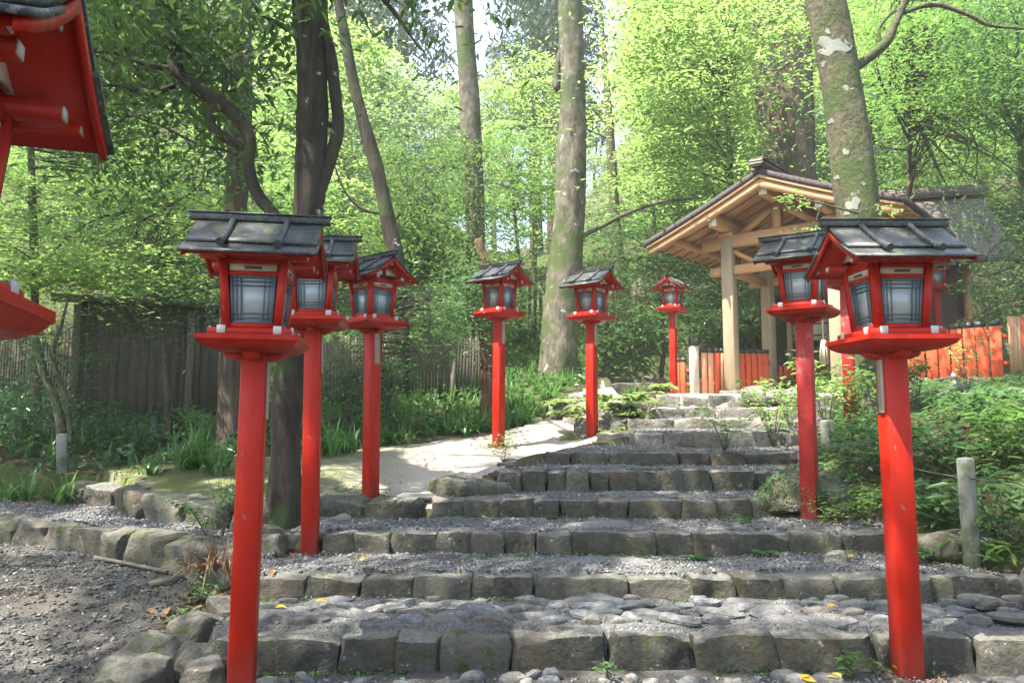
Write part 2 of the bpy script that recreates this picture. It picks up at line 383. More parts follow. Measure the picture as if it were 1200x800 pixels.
# ------------------------------------------------------------------ ground shape
RYS = np.array([3.63, 4.30, 4.96, 5.68, 6.21, 6.80, 7.7, 8.9, 9.9, 11.1])
LVL = np.array([-1.14, -.979, -.848, -.710, -.576, -.407, -.282, -.127, 0., .143, .345])
VT = [742, 673, 622, 583, 550, 528, 505, 490, 477, 462]
XL = [P(u, v, y).x for u, v, y in zip([245, 302, 335, 505, 583, 640, 742, 755, 785, 750], VT, RYS)]
XR = [P(u, v, y).x for u, v, y in zip([1290, 1215, 1060, 925, 942, 935, 968, 960, 975, 1005], VT, RYS)]
L1P = np.array([(-9, 7.6), (-5.5, 6.6), (-4.07, 6.1), (-3.2, 5.76), (-1.9, 4.85), (-1.4, 4.45)])
L2P = np.array([(-9, 8.4), (-5, 7.6), (-3.86, 7.2), (-2.9, 6.3), (-2.05, 5.65), (-1.5, 5.8), (-.6, 5.7), (.2, 5.7)])
PATH = np.array([(-2.1,5.72),(-1.5,5.82),(-.6,5.74),(-.1,6.45),(.2,7.35),(1.2,8.55),(1.0,9.6),(1.5,12),(2.3,13.6),(1.7,14.2),(.7,12.3),(.15,10),(-.35,9.1),(-1.4,8.45),(-2.6,7.95),(-3.9,7.35),(-3.9,7.2),(-2.9,6.35)])
def inpoly(x, y, poly):
    inside = np.zeros(np.shape(x), bool); j = len(poly)-1
    for i in range(len(poly)):
        xi, yi = poly[i]; xj, yj = poly[j]
        c = ((yi > y) != (yj > y)) & (x < (xj-xi)*(y-yi)/(yj-yi+1e-12)+xi)
        inside ^= c; j = i
    return inside
def sstep(a, b, t):
    t = np.clip((t-a)/(b-a), 0, 1); return t*t*(3-2*t)
def ground_z(x, y, rough=True):
    x = np.asarray(x, float); y = np.asarray(y, float)
    p = np.stack([x, y], -1)
    idx = np.searchsorted(RYS+.09, y, side='right')
    stair = LVL[idx]
    xl = np.interp(y, RYS, XL); xl = np.where(y < 4.96, -1.42, xl); xr = np.interp(y, RYS, XR)
    sm = np.interp(y, np.concatenate([[0], RYS, [13]]), np.concatenate([[-1.17], (LVL[1:]+LVL[:-1])/2, [.36]]))
    L1 = np.interp(x, L1P[:, 0], L1P[:, 1]); L2 = np.interp(x, L2P[:, 0], L2P[:, 1])
    zL = -1.17+.22*sstep(3.0, 5.4, y)
    ramp = np.interp(y, [5.5, 6.3, 8.4, 11, 14, 20], [-.66, -.64, -.32, .05, .55, 1.4])
    hill = np.interp(y, [0, 7, 8.5, 11, 15, 20, 30, 60, 120, 200], [-1.2, -.62, -.36, 0, .85, 2.2, 6, 27, 60, 80])
    hill = np.where(y > 24, hill-(hill-4)*.62*np.exp(-((x/np.maximum(y, 1)+.01)/.20)**2)*sstep(24, 44, y), hill)
    # far side banks
    hill = hill+np.interp(x, [-30, -8, -5, 5, 9, 30], [5, .3, 0, 0, .5, 6])*sstep(5, 12, y)
    garden = np.where(inpoly(x, y, PATH), ramp, np.minimum(hill, ramp+np.maximum(0, y-8.5)*.4+3*sstep(20, 26, y)+99*(y > 24)))
    wj = (1-sstep(.05, 1.0, xl-x))*sstep(5.75, 6.0, y)*(1-sstep(8.2, 9.4, y))
    garden = garden*(1-wj)+(sm+.02)*wj
    z_left = np.where(y < L1+.12, zL, np.where(y < L2+.12, -.82+.04*sstep(4.4, 5.8, y), garden))
    z_mid = np.where(y < 4.96, stair, np.where(y < np.minimum(L2, 5.75), np.where(x > -1.5, -.72, -.76), garden))
    z = np.where(x < -1.42, z_left, np.where(x < xl, z_mid, stair))
    # right bank
    bank = sm+.10*sstep(0, .3, x-xr)+.22*np.maximum(0, x-xr)
    bank = np.minimum(bank, np.interp(y, [3, 6, 8, 10.2, 10.7], [-.1, .05, .15, .36, .55]))
    bank = np.where(y > 10.9, np.maximum(.52, hill-1.0), bank)
    z = np.where((x > xr) & (y < 40), np.where(y < 18, bank, np.maximum(bank, hill)), z)
    plat = (x > 2.26) & (y >= 11.1) & (x < 4.9)
    far = hill
    z = np.where(plat, np.maximum(.36, far-1.6), z)
    z = np.where(y >= 20, far, z)
    if rough:
        nz = N2(p*1.2)
        smooth_zone = (x > -1.42) & (x < xr) & (y < 16)
        z = z+np.where(smooth_zone, .010, np.where(inpoly(x, y, PATH), .010, .035))*nz + .006*N2b(p*7)*(y < 14)
        z = z+sstep(14, 30, y)*.5*N2(p*.35)
    return z
def gz(x, y): return float(ground_z(np.array([x]), np.array([y]))[0])

xs = np.concatenate([-6-np.geomspace(.08, 110, 46)[::-1], np.arange(-6, 6.001, .045), 6+np.geomspace(.08, 110, 46)])
ys = np.concatenate([np.arange(-4, 1.5, .25), np.arange(1.5, 12.2, .045), 12.2+np.geomspace(.06, 170, 80)])
X, Yg = np.meshgrid(xs, ys); Z = ground_z(X, Yg)
V = np.stack([X, Yg, Z], -1).reshape(-1, 3)
ny, nx = X.shape
ii, jj = np.meshgrid(np.arange(ny-1), np.arange(nx-1), indexing='ij')
a = (ii*nx+jj).ravel(); Q = np.stack([a, a+1, a+nx+1, a+nx], -1)
cx = V[Q].mean(1)[:, 0]; cy = V[Q].mean(1)[:, 1]
xlv = np.where(cy < 4.96, -1.42, np.interp(cy, RYS, XL)); xrv = np.interp(cy, RYS, XR)
L1v = np.interp(cx, L1P[:, 0], L1P[:, 1]); L2v = np.interp(cx, L2P[:, 0], L2P[:, 1])
wob = .12*N2(np.stack([cx, cy], -1)*3)
zone = np.zeros(len(Q), int)                                     # 0 soil
zone[(cx > xlv) & (cx < xrv+wob) & (cy > 3.63) & (cy < 11.1)] = 1  # gravel treads
zone[(cx > -1.5) & (cx <= xlv) & (cy > 3.63) & (cy < np.minimum(L2v, 5.75))] = 1
zone[(cx <= -1.42) & (cy > L1v) & (cy < L2v) & (cx > -6)] = 1
zone[(cy <= np.where(cx < -1.42, L1v, 3.63)) & (cx < 3.2+wob) & (cx > -9)] = 2
zone[inpoly(cx+wob*.5, cy+wob*.5, PATH)] = 3
zone[(cx > 2.26) & (cx < 4.9) & (cy >= 11.1) & (cy < 17)] = 4
for k, (nm, mk) in enumerate([('ground', 'soil'), ('gravel_terraces', 'gravel'), ('dirt_ground', 'dirt'), ('path', 'path'), ('platform_ground', 'platform')]):
    q = Q[zone == k]; u, inv = np.unique(q, return_inverse=True)
    tag(link(nm, mesh_from(nm, V[u], inv.reshape(-1, 4), M[mk], smooth=True)), kind='structure',
        label={'ground': 'dark forest soil with moss and a rising wooded hillside', 'gravel_terraces': 'grey gravel between the stone kerbs', 'dirt_ground': 'dark stony dirt at the foot of the steps', 'path': 'pale concrete path winding past the lanterns', 'platform_ground': 'pale earth at the top of the stone steps'}[nm])

# ------------------------------------------------------------------ stones
def stone_arrays(d, n=(9, 6, 6), m=7., seed=0, rough=.05, cuts=5, depth=.12):
    r = np.random.default_rng(seed); Vs = []; Qs = []; off = 0
    nx_, ny_, nz_ = n
    def face(ax, sgn, a, b, na, nb):
        nonlocal off
        A, B = np.meshgrid(np.linspace(-1, 1, na+1), np.linspace(-1, 1, nb+1), indexing='ij')
        v = np.zeros((na+1, nb+1, 3)); v[..., ax] = sgn; v[..., a] = A; v[..., b] = B
        i, j = np.meshgrid(np.arange(na), np.arange(nb), indexing='ij'); k = (i*(nb+1)+j).ravel()
        q = np.stack([k, k+nb+1, k+nb+2, k+1], -1)
        if sgn < 0: q = q[:, ::-1]
        Vs.append(v.reshape(-1, 3)); Qs.append(q+off); off += len(Vs[-1])
    face(0, 1, 1, 2, ny_, nz_); face(0, -1, 1, 2, ny_, nz_)
    face(1, 1, 2, 0, nz_, nx_); face(1, -1, 2, 0, nz_, nx_)
    face(2, 1, 0, 1, nx_, ny_); face(2, -1, 0, 1, nx_, ny_)
    p = np.vstack(Vs); q = np.vstack(Qs)
    key = np.round(p*1000).astype(int); _, fi, inv = np.unique(key, axis=0, return_index=True, return_inverse=True)
    inv = inv.ravel(); p = p[fi]; q = inv[q]
    p = p/((np.abs(p)**m).sum(1)**(1/m))[:, None]
    for _ in range(cuts):
        nrm = r.normal(size=3); nrm[2] = abs(nrm[2])*.7 if r.random() < .7 else nrm[2]; nrm /= np.linalg.norm(nrm)
        ext = np.abs(p @ nrm).max(); lim = ext*(1-r.uniform(.02, depth*1.6))
        dd = p @ nrm; p = p-np.outer(np.maximum(0, dd-lim), nrm)
    s = np.array(d)/2; w = p*s
    nf = SN(int(seed)+11, 12, 5); k = nf(w/np.array(d).mean()*1.6+seed)
    nrm = p/np.linalg.norm(p, axis=1)[:, None]
    w = w+nrm*(k*rough*min(d))[:, None]
    return w, q
def stone(name, mat, parent, c, d, rz=0, seed=0, tilt=(0, 0), **k):
    v, q = stone_arrays(d, seed=seed, **k)
    mb = MB().add(v, q)
    me = mb.mesh(name, mat, sharp=38)
    o = link(name, me, parent, c, rz); o.rotation_euler.x = tilt[0]; o.rotation_euler.y = tilt[1]
    return o

ROWS = [
 [0,252,330,400,467,520,596,718,812,905,1032,1083,1138,1215,1290],
 [0,305,360,425,487,553,622,735,810,860,915,975,1040,1085,1112,1176,1230],
 [0,330,380,418,458,512,550,590,628,668,768,812,858,925,985,1040],
 [0,505,545,587,620,656,700,735,800,838,880,925],
 [0,583,612,640,663,690,712,746,770,832,882,905,938],
 [0,640,668,715,740,795,832,875,935],
 [0,700,742,778,812,865,910,968],
 [0,735,768,790,842,885,930,960],
 [0,765,800,838,895,940,980],
 [0,735,770,800,830,862,925,960,1005]]
ROWLAB = ['lowest stone step, of big squared blocks with a cobbled tread behind', 'second stone step from the bottom, running under the near right lantern post', 'third stone step up, with one large pale block in the middle',
 'fourth stone step up, ending at the leafy boulder on the right', 'fifth stone step up, beside the middle lantern on the left', 'sixth stone step up, curving in from the flat path edge',
 'seventh stone step up, partly sunlit beside the fern-covered rocks', 'eighth stone step up, narrow and sunlit', 'ninth stone step, just under the platform edge', 'topmost stone step, level with the shelter platform']
sd = 100
for i, row in enumerate(ROWS):
    y0 = RYS[i]; zt = LVL[i+1]; zb = LVL[i]; h = zt-zb
    b = [P(u, VT[i], y0).x for u in row[1:]]
    step = empty('stone_step', ((b[0]+b[-1])/2, y0, zb)); tag(step, ROWLAB[i], 'stone step', 'stone steps climbing to the shelter')
    for k in range(len(b)-1):
        sd += 1; r = np.random.default_rng(sd)
        w = b[k+1]-b[k]; dep = r.uniform(.15, .24)*(1.25 if w > .4 else 1)
        if i == 0 and k == 6: dep = .40
        hh = h+.07+r.uniform(-.008, .006)
        mat = M['rock'] if i < 6 else M['rock_pale_lit']
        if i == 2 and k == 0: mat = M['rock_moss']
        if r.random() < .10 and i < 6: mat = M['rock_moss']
        xc = (b[k]+b[k+1])/2; rag = r.uniform(-.025, .025)+(.02*math.sin(xc*1.7+i))
        o = stone('kerb_stone', mat, step, (xc-step.location.x, dep/2-.035+rag, h-hh/2-.012), (w+.004, dep, hh), r.uniform(-.05, .05), sd,
              (r.uniform(-.04, .04), r.uniform(-.03, .03)), n=(16 if i < 4 else 10, 12, 9), m=18., rough=.075, cuts=7, depth=.10)
# flat slabs lying on treads
def slab(u, Y, z, w, d, lab, sdv, h=.05, rz=0):
    x = P(u, 560, Y).x
    o = stone('flat_slab', M['slab'], None, (x, Y, z-h/2+.008), (w, d, h), rz, sdv, n=(14, 9, 3), m=5, rough=.12, cuts=8, depth=.3)
    tag(o, lab, 'slab', 'flat slabs set into the treads')
slab(700, 5.30, -.705, .46, .26, 'flat grey slab behind the big pale block of the third step', 11)
slab(690, 4.72, -.845, .72, .30, 'wide flat slab set in gravel at the foot of the third riser', 12)
slab(745, 6.02, -.572, .62, .20, 'long flat slab on the fourth tread in the middle', 13)
slab(515, 6.02, -.575, .66, .34, 'broad flat slab at the path corner left of the fifth step', 14, h=.06, rz=.25)
slab(660, 4.12, -.972, .46, .25, 'pointed grey slab among the cobbles of the lowest tread', 15, h=.06)
# cobbles of the lowest tread, set in the lowest step
cob = empty('cobbled_tread', (.3, 3.9, -.99)); tag(cob, 'strip of flat grey cobbles behind the lowest row of step blocks', 'paving', None)
pts = []; tries = 0; r = np.random.default_rng(5)
while len(pts) < 99 and tries < 20000:
    tries += 1
    c = (r.uniform(-1.25, 2.75), r.uniform(3.80, 4.25)); s = r.uniform(.07, .2)
    if all(math.hypot((c[0]-q[0]), (c[1]-q[1])*1.7) > .44*(s+q[2]) for q in pts): pts.append((*c, s))
for x, y, s in pts:
    sd += 1
    stone('cobble', M['slab'] if r.random() < .8 else M['rock'], cob, (x-.3, y-3.9, .012+r.uniform(-.004, .014)), (s*1.4, s*r.uniform(.6, .8), .05), r.uniform(-.6, .6), sd, (r.uniform(-.10, .10), r.uniform(-.1, .1)), n=(6, 5, 3), m=3.2, rough=.09, cuts=4, depth=.25)
# front cobbles below the lowest step
fr = empty('cobbled_apron', (.6, 3.2, -1.16)); tag(fr, 'loose band of rounded cobbles in front of the lowest step', 'paving', None)
pts = []; tries = 0
while len(pts) < 98 and tries < 20000:
    tries += 1
    c = (r.uniform(-1.1, 2.9), r.uniform(3.05, 3.50)); s = r.uniform(.05, .12)
    if c[0] > 1.4 and c[0] < 2.0 and c[1] > 3.3: continue
    if all(math.hypot((c[0]-q[0]), (c[1]-q[1])*1.5) > .5*(s+q[2]) for q in pts): pts.append((*c, s))
for x, y, s in pts:
    sd += 1
    stone('cobble', M['rock_pale_lit'] if r.random() < .4 else M['slab'], fr, (x-.6, y-3.2, gz(x, y)+1.165), (s*1.2, s*.9, .06), r.uniform(-1, 1), sd, (r.uniform(-.1, .1), r.uniform(-.1, .1)), n=(6, 5, 3), m=3, rough=.08, cuts=3, depth=.2)

# kerb rows on the left
def curb(lab, pts, zt, zb, seed, mat='rock_moss', wmin=.22, wmax=.5, name='stone_kerb'):
    pts = np.array(pts, float); seg = np.linalg.norm(np.diff(pts, axis=0), axis=1); L = np.concatenate([[0], np.cumsum(seg)])
    r = np.random.default_rng(seed); e = empty(name, (pts[0, 0], pts[0, 1], zb)); tag(e, lab, 'kerb')
    s = 0; k = 0
    while s < L[-1]-.1:
        w = min(r.uniform(wmin, wmax), L[-1]-s); c = s+w/2
        x = np.interp(c, L, pts[:, 0]); y = np.interp(c, L, pts[:, 1]); x2 = np.interp(c+.02, L, pts[:, 0]); y2 = np.interp(c+.02, L, pts[:, 1])
        a = math.atan2(y2-y, x2-x); h = zt-zb+.08+r.uniform(-.02, .025)
        m_ = M[mat] if r.random() < .5 else M['rock']
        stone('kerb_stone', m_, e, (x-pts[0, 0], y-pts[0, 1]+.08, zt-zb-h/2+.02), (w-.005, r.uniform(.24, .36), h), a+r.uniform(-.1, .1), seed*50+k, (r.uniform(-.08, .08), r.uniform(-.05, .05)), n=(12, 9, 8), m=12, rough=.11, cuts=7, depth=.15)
        s += w; k += 1
curb('lower mossy stone kerb along the gravel terrace at the far left', [(-5.2, 6.5), (-4.07, 6.1), (-3.2, 5.76), (-1.9, 4.85), (-1.5, 4.6)], -.80, -.95, 21)
curb('upper moss-topped kerb between gravel terrace and garden at the left', [(-4.1, 7.25), (-3.5, 6.85), (-2.9, 6.3), (-2.05, 5.65), (-1.75, 5.72)], -.63, -.8, 22, wmin=.25, wmax=.6)
curb('low mossy kerb at the path edge beside the dark tree foot', [(-1.5, 5.82), (-1.0, 5.78), (-.66, 5.68)], -.62, -.74, 23)
curb('rounded boulders edging the path corner above the fifth step', [(-.02, 6.45), (.22, 6.95), (.6, 7.45), (1.0, 7.75)], -.40, -.50, 24, wmin=.16, wmax=.32)
# border rocks descending left of the steps
bd = [(-1.44, 4.5, .34, .26, .20), (-1.50, 4.22, .30, .30, .22), (-1.62, 4.02, .36, .28, .2), (-1.66, 3.72, .34, .34, .24), (-1.42, 3.62, .28, .26, .2), (-1.62, 3.40, .42, .38, .26), (-1.74, 3.12, .36, .36, .22), (-1.3, 3.36, .26, .3, .2), (-1.55, 2.9, .4, .3, .2), (-1.5, 4.85, .3, .25, .2), (-1.56, 5.15, .26, .26, .18)]
e = empty('border_rocks', (-1.5, 3.6, -1.15)); tag(e, 'rough rocks stepping down along the left edge of the stairs', 'rock border')
for k, (x, y, w, d, h) in enumerate(bd):
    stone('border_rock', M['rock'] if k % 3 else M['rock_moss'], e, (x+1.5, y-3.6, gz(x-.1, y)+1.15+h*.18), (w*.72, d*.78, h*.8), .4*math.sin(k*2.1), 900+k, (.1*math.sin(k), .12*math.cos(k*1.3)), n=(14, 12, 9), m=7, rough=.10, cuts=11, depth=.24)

# retaining rocks with ferns, left of the upper steps
rr = [(1.15, 9.0, .34, .3, .26), (1.42, 9.15, .44, .4, .3), (1.0, 9.6, .45, .45, .4), (1.35, 9.75, .5, .5, .5), (1.0, 10.2, .5, .5, .5), (1.45, 10.4, .6, .5, .55), (1.15, 10.9, .6, .6, .6), (1.6, 11.1, .6, .6, .5), (.85, 10.7, .45, .5, .42), (1.2, 11.6, .7, .6, .5), (1.85, 11.7, .6, .5, .4)]
e = empty('retaining_rocks', (1.4, 9.8, -.3)); tag(e, 'sunlit retaining bank of pale rocks between path and upper steps', 'rocks')
for k, (x, y, w, d, h) in enumerate(rr):
    zt = np.interp(y, [8.8, 9.5, 10.3, 11.3], [-.14, .04, .17, .33])
    stone('rock', M['rock_pale_lit'] if k % 5 else M['rock_moss'], e, (x-1.4, y-9.8, zt-h/2+.3), (w, d, h), .7*math.sin(k*1.7), 950+k, (.1*math.sin(k), .1*math.cos(k*1.3)), n=(14, 12, 12), m=5, rough=.16, cuts=10, depth=.22)
def boulder(x, y, z, d, lab, seed, mat='rock', rz=0., m=3.2):
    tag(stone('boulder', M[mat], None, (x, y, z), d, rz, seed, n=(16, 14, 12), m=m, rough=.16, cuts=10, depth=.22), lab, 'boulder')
boulder(2.12, 5.62, -.55, (.62, .5, .36), 'rounded leafy boulder ending the fourth step on the right', 31, 'rock_moss')
boulder(-.32, 6.02, -.575, (.62, .42, .20), 'flat mossy rock at the path corner left of the fifth step', 39, 'rock_moss', .3, 6)
boulder(2.75, 4.78, -.77, (.62, .3, .18), 'low mossy stone just right of the near right lantern post', 32, 'rock_moss')
boulder(1.90, 4.62, -.82, (.17, .12, .09), 'small pale stone on the second tread left of the red post', 33, 'rock_pale_lit')
boulder(2.72, 4.08, -.86, (.16, .13, .2), 'pale upright stone at the right end of the second step', 34, 'rock_pale_lit', .3)
boulder(2.98, 4.18, -.86, (.26, .2, .2), 'tawny stone by the frame edge at the right end of the second step', 35, 'rock_pale_lit')
boulder(5.0, 9.0, -.02, (1.9, 1.0, .7), 'big moss-covered mound of rock under the right fence', 36, 'rock_moss')
boulder(6.2, 9.1, -.02, (1.5, 1.0, .7), 'second mossy rock mound at the right frame edge', 37, 'rock_moss')
boulder(3.75, 10.75, .30, (1.0, .5, .38), 'sunlit grey rock behind the thin red post right of the steps', 38, 'rock_pale_lit')
# ledge under the right fence, far steps of the path
curb('rough stone ledge under the right-hand picket fence', [(4.8, 10.85), (6.2, 10.75), (7.6, 10.6), (9, 10.4)], .55, .2, 25, 'rock_pale_lit', .4, .8, name='stone_ledge')
for (x0, x1, y, z, lab, s_) in [(1.7, 2.6, 14.2, .62, 'far grey step where the path climbs beyond the lanterns', 41), (1.95, 3.1, 15.0, .78, 'topmost far grey step at the end of the path', 42)]:
    curb(lab, [(x0, y), (x1, y+.05)], z, z-.16, s_, 'rock', .35, .6, name='far_step')

# ------------------------------------------------------------------ pebbles, litter
def pebbles(name, n, sampler, smin, smax, flat, mat, lab, seed):
    r = np.random.default_rng(seed); x, y = sampler(n, r); n = len(x)
    z = ground_z(x, y); s = smin*(smax/smin)**(r.random(n)**(1.8 if mat == 'pebble' else 3.0))
    base = np.array([[1,0,0],[0,1,0],[-1,0,0],[0,-1,0],[0,0,1],[0,0,-1],[.7,.7,.3],[-.7,.6,.35],[-.6,-.75,.3],[.65,-.7,.35]])
    t = np.array([[4,0,6],[4,6,1],[4,1,7],[4,7,2],[4,2,8],[4,8,3],[4,3,9],[4,9,0],[5,6,0],[5,1,6],[5,7,1],[5,2,7],[5,8,2],[5,3,8],[5,9,3],[5,0,9]])
    v = base[None]*r.uniform(.65, 1.25, (n, 10, 1)); v = v*s[:, None, None]*np.stack([r.uniform(.8, 1.4, n), r.uniform(.6, 1, n), np.full(n, flat)*r.uniform(.7, 1.3, n)], -1)[:, None]*.5
    a = r.uniform(0, 6.28, n); ca, sa = np.cos(a)[:, None], np.sin(a)[:, None]
    ax = r.normal(0, .4, (n, 1))
    v[..., 2] += ax*v[..., 0]
    X_ = v[..., 0]*ca-v[..., 1]*sa; Y_ = v[..., 0]*sa+v[..., 1]*ca
    v = np.stack([X_+x[:, None], Y_+y[:, None], v[..., 2]+(z+s*flat*.12)[:, None]], -1)
    T = (t[None]+np.arange(n)[:, None, None]*10).reshape(-1, 3)
    o = link(name, mesh_from(name, v.reshape(-1, 3), T, M[mat])); tag(o, lab, kind='stuff'); return o
def samp_tread(n, r):
    y = 3.8+(r.random(n)**1.5)*5.0; x = r.uniform(-1.45, 3.2, n)
    xl = np.where(y < 5.7, -1.45, np.interp(y, RYS, XL)); xr = np.interp(y, RYS, XR)
    ok = (x > xl) & (x < xr+.1) & ~((y > 3.78) & (y < 4.25) & (r.random(n) < .8)); return x[ok], y[ok]
pebbles('gravel', 46000, samp_tread, .008, .030, .6, 'pebble', 'grey gravel on the stair treads', 1)
def samp_terr(n, r):
    x = r.uniform(-5.2, -1.4, n); L1 = np.interp(x, L1P[:, 0], L1P[:, 1]); L2 = np.interp(x, L2P[:, 0], L2P[:, 1]); y = L1+(L2-L1)*r.random(n); return x, y
pebbles('terrace_gravel', 14000, samp_terr, .010, .032, .6, 'pebble', 'grey gravel on the left terrace', 2)
def samp_left(n, r):
    y = 2.6+r.random(n)**1.2*3.6; x = r.uniform(-5, -1.4, n); L1 = np.interp(x, L1P[:, 0], L1P[:, 1]); ok = y < L1; return x[ok], y[ok]
pebbles('stony_dirt_gravel', 52000, samp_left, .005, .038, .5, 'slate', 'slaty stones in the dark dirt at the lower left', 3)
def samp_front(n, r): return r.uniform(-1.4, 3.2, n), r.uniform(2.8, 3.5, n)
pebbles('front_gravel', 6000, samp_front, .008, .035, .6, 'pebble', 'grit in front of the lowest step', 4)

def leaf_arrays(Pt, size, r, ratio=.45, tilt=.5, droop=.2, dirs=None):
    n = len(Pt); size = np.broadcast_to(size, (n,))*r.uniform(.7, 1.3, n)
    a = r.uniform(0, 2*np.pi, n)
    d = np.stack([np.cos(a), np.sin(a), -droop+r.normal(0, .35, n)*tilt*2], -1) if dirs is None else dirs+r.normal(0, .3, (n, 3))
    d /= np.linalg.norm(d, axis=1)[:, None]
    up = np.stack([r.normal(0, tilt, n), r.normal(0, tilt, n), np.ones(n)], -1)
    w = np.cross(d, up); w /= np.linalg.norm(w, axis=1)[:, None]+1e-9
    nn = np.cross(w, d)
    L = size[:, None]; W = L*ratio*.5
    cv = nn*L*.07
    rows = [Pt, Pt+d*L*.34+w*W*.92+cv, Pt+d*L*.70+w*W*.68+cv*.4, Pt+d*L-cv*1.4, Pt+d*L*.70-w*W*.68+cv*.4, Pt+d*L*.34-w*W*.92+cv]
    V = np.stack(rows, 1).reshape(-1, 3)
    b = (np.arange(n)*6)[:, None]
    T = np.concatenate([b+np.array([[0, 1, 2, 3]]), b+np.array([[0, 3, 4, 5]])], 0)
    return V, T
def leaves_obj(name, Pt, size, mat, parent=None, seed=0, **k):
    r = np.random.default_rng(seed); V, T = leaf_arrays(np.asarray(Pt, float), size, r, **k)
    return link(name, mesh_from(name, V, T, M[mat] if isinstance(mat, str) else mat), parent)
def on_ground(x, y, dz=0.): return np.stack([x, y, ground_z(x, y)+dz], -1)
jx, jy = [], []
jr = np.random.default_rng(44)
for i in range(9):
    m = int(700*(XR[i]-XL[i])/RYS[i]*3); xx_ = jr.uniform(XL[i], XR[i], m); g_ = N2(np.stack([xx_*2.2, xx_*0+i*3.7], -1)); k_ = g_ > -.15
    jx.append(xx_[k_]); jy.append(RYS[i]-.035-np.abs(jr.normal(0, .035, k_.sum())))
jx, jy = np.concatenate(jx), np.concatenate(jy)
tag(leaves_obj('joint_moss', on_ground(jx, jy, .006), .016, 'ivy', seed=8, ratio=.7, tilt=.6, droop=-.3), 'moss growing along the foot of the stone risers', kind='stuff')
# dead leaf litter on the right bank and at the foot of the left plants
r = np.random.default_rng(12)
x = r.uniform(2.1, 5, 2600); y = r.uniform(3.4, 8, 2600)
xr = np.interp(y, RYS, XR); ok = x > xr-.15; x, y = x[ok], y[ok]
x2 = r.normal(-1.66, .13, 260); y2 = r.normal(4.5, .22, 260)
x3 = r.uniform(-2.5, 2.8, 160); y3 = r.uniform(3, 6.5, 160)
fx, fy = [], []
for px_, py_ in ((-1.165, 3.34), (1.80, 3.52), (-1.29, 4.94), (-1.14, 6.28), (2.09, 5.42), (-.15, 8.49), (.92, 8.86)):
    aa = r.uniform(0, 6.28, 260); qq = .07+np.abs(r.normal(0, .07, 260)); fx.append(px_+np.cos(aa)*qq); fy.append(py_+np.sin(aa)*qq)
fx, fy = np.concatenate(fx), np.concatenate(fy)
pebbles('post_foot_gravel', 1820, lambda n, r_: (fx, fy), .008, .032, .7, 'slate', 'gravel gathered round the post feet', 16)
tag(leaves_obj('post_foot_litter', on_ground(fx[::5], fy[::5], .012), .035, 'litter', seed=17, ratio=.5, tilt=.4, droop=0), 'leaf scraps gathered round the post feet', kind='stuff')
x5 = r.uniform(-3.6, 1.0, 900); y5 = r.uniform(5.8, 10, 900); k5 = inpoly(x5, y5, PATH)
tag(leaves_obj('path_leaf_scraps', on_ground(x5[k5], y5[k5], .008), .024, 'litter', seed=14, ratio=.5, tilt=.4, droop=0), 'leaf scraps and needles strewn on the pale path', kind='stuff')
def samp_path(n, r):
    x = r.uniform(-3.8, 1.3, n); y = r.uniform(5.7, 10, n); k = inpoly(x, y, PATH); x, y = x[k], y[k]; g = N2b(np.stack([x, y], -1)*1.5); k = r.random(len(x)) < np.clip(.25+g*.5, .03, 1); return x[k], y[k]
pebbles('path_grit', 9000, samp_path, .004, .016, .6, 'pebble', 'scattered grit on the pale path', 6)
x6 = r.uniform(-3.9, -1.2, 16000); y6 = r.uniform(5.6, 8.4, 16000); k6 = inpoly(x6, y6, PATH) & (N2b(np.stack([x6, y6], -1)*.8) > .05+.5*(x6+1.9)*(x6 > -1.9))
tag(leaves_obj('slab_moss', on_ground(x6[k6], y6[k6], .004), .016, 'ivy', seed=15, ratio=.7, tilt=.6, droop=-.3), 'moss cushions on the left end of the path slab', kind='stuff')
x4 = r.uniform(-8, -3, 1500); y4 = r.uniform(6.8, 11, 1500)
xx, yy = np.concatenate([x, x2, x4]), np.concatenate([y, y2, y4])
tag(leaves_obj('leaf_litter', on_ground(xx, yy, .012), .07, 'litter', seed=3, ratio=.5, tilt=.3, droop=0), 'brown dead leaves lying on the banks', kind='stuff')
tag(leaves_obj('leaf_scraps', on_ground(x3, y3, .012), .03, 'litter', seed=4, ratio=.5, tilt=.3, droop=0), 'tiny brown leaf scraps on the gravel', kind='stuff')
for k, (u, v, Y, lab) in enumerate([(322, 705, 3.97, 'yellow fallen leaf on the cobbles near the left post'), (370, 702, 4.05, 'yellow fallen leaf on the cobbles, second from the left post'), (994, 656, 4.55, 'yellow fallen leaf beside the small pale stone'), (1084, 631, 4.85, 'yellow fallen leaf on the mossy stone right of the near post'), (938, 789, 3.4, 'yellow fallen leaf in front of the lowest step'), (984, 774, 3.42, 'long curled yellow leaf at the foot of the lowest step'), (981, 710, 4.0, 'small yellow leaf on the cobbled tread'), (424, 662, 4.55, 'yellow-green leaf on the gravel of the second tread')]):
    p = P(u, v, Y); z = gz(p.x, Y)+.03
    rr_ = np.random.default_rng(k+60)
    tag(leaves_obj('fallen_leaf', [(0, 0, 0), (.004, .0, .002)], .055, 'yellow', seed=k, ratio=.6, tilt=.2, droop=-.1), lab, 'leaf', 'yellow fallen leaves').location = (p.x, Y, z)
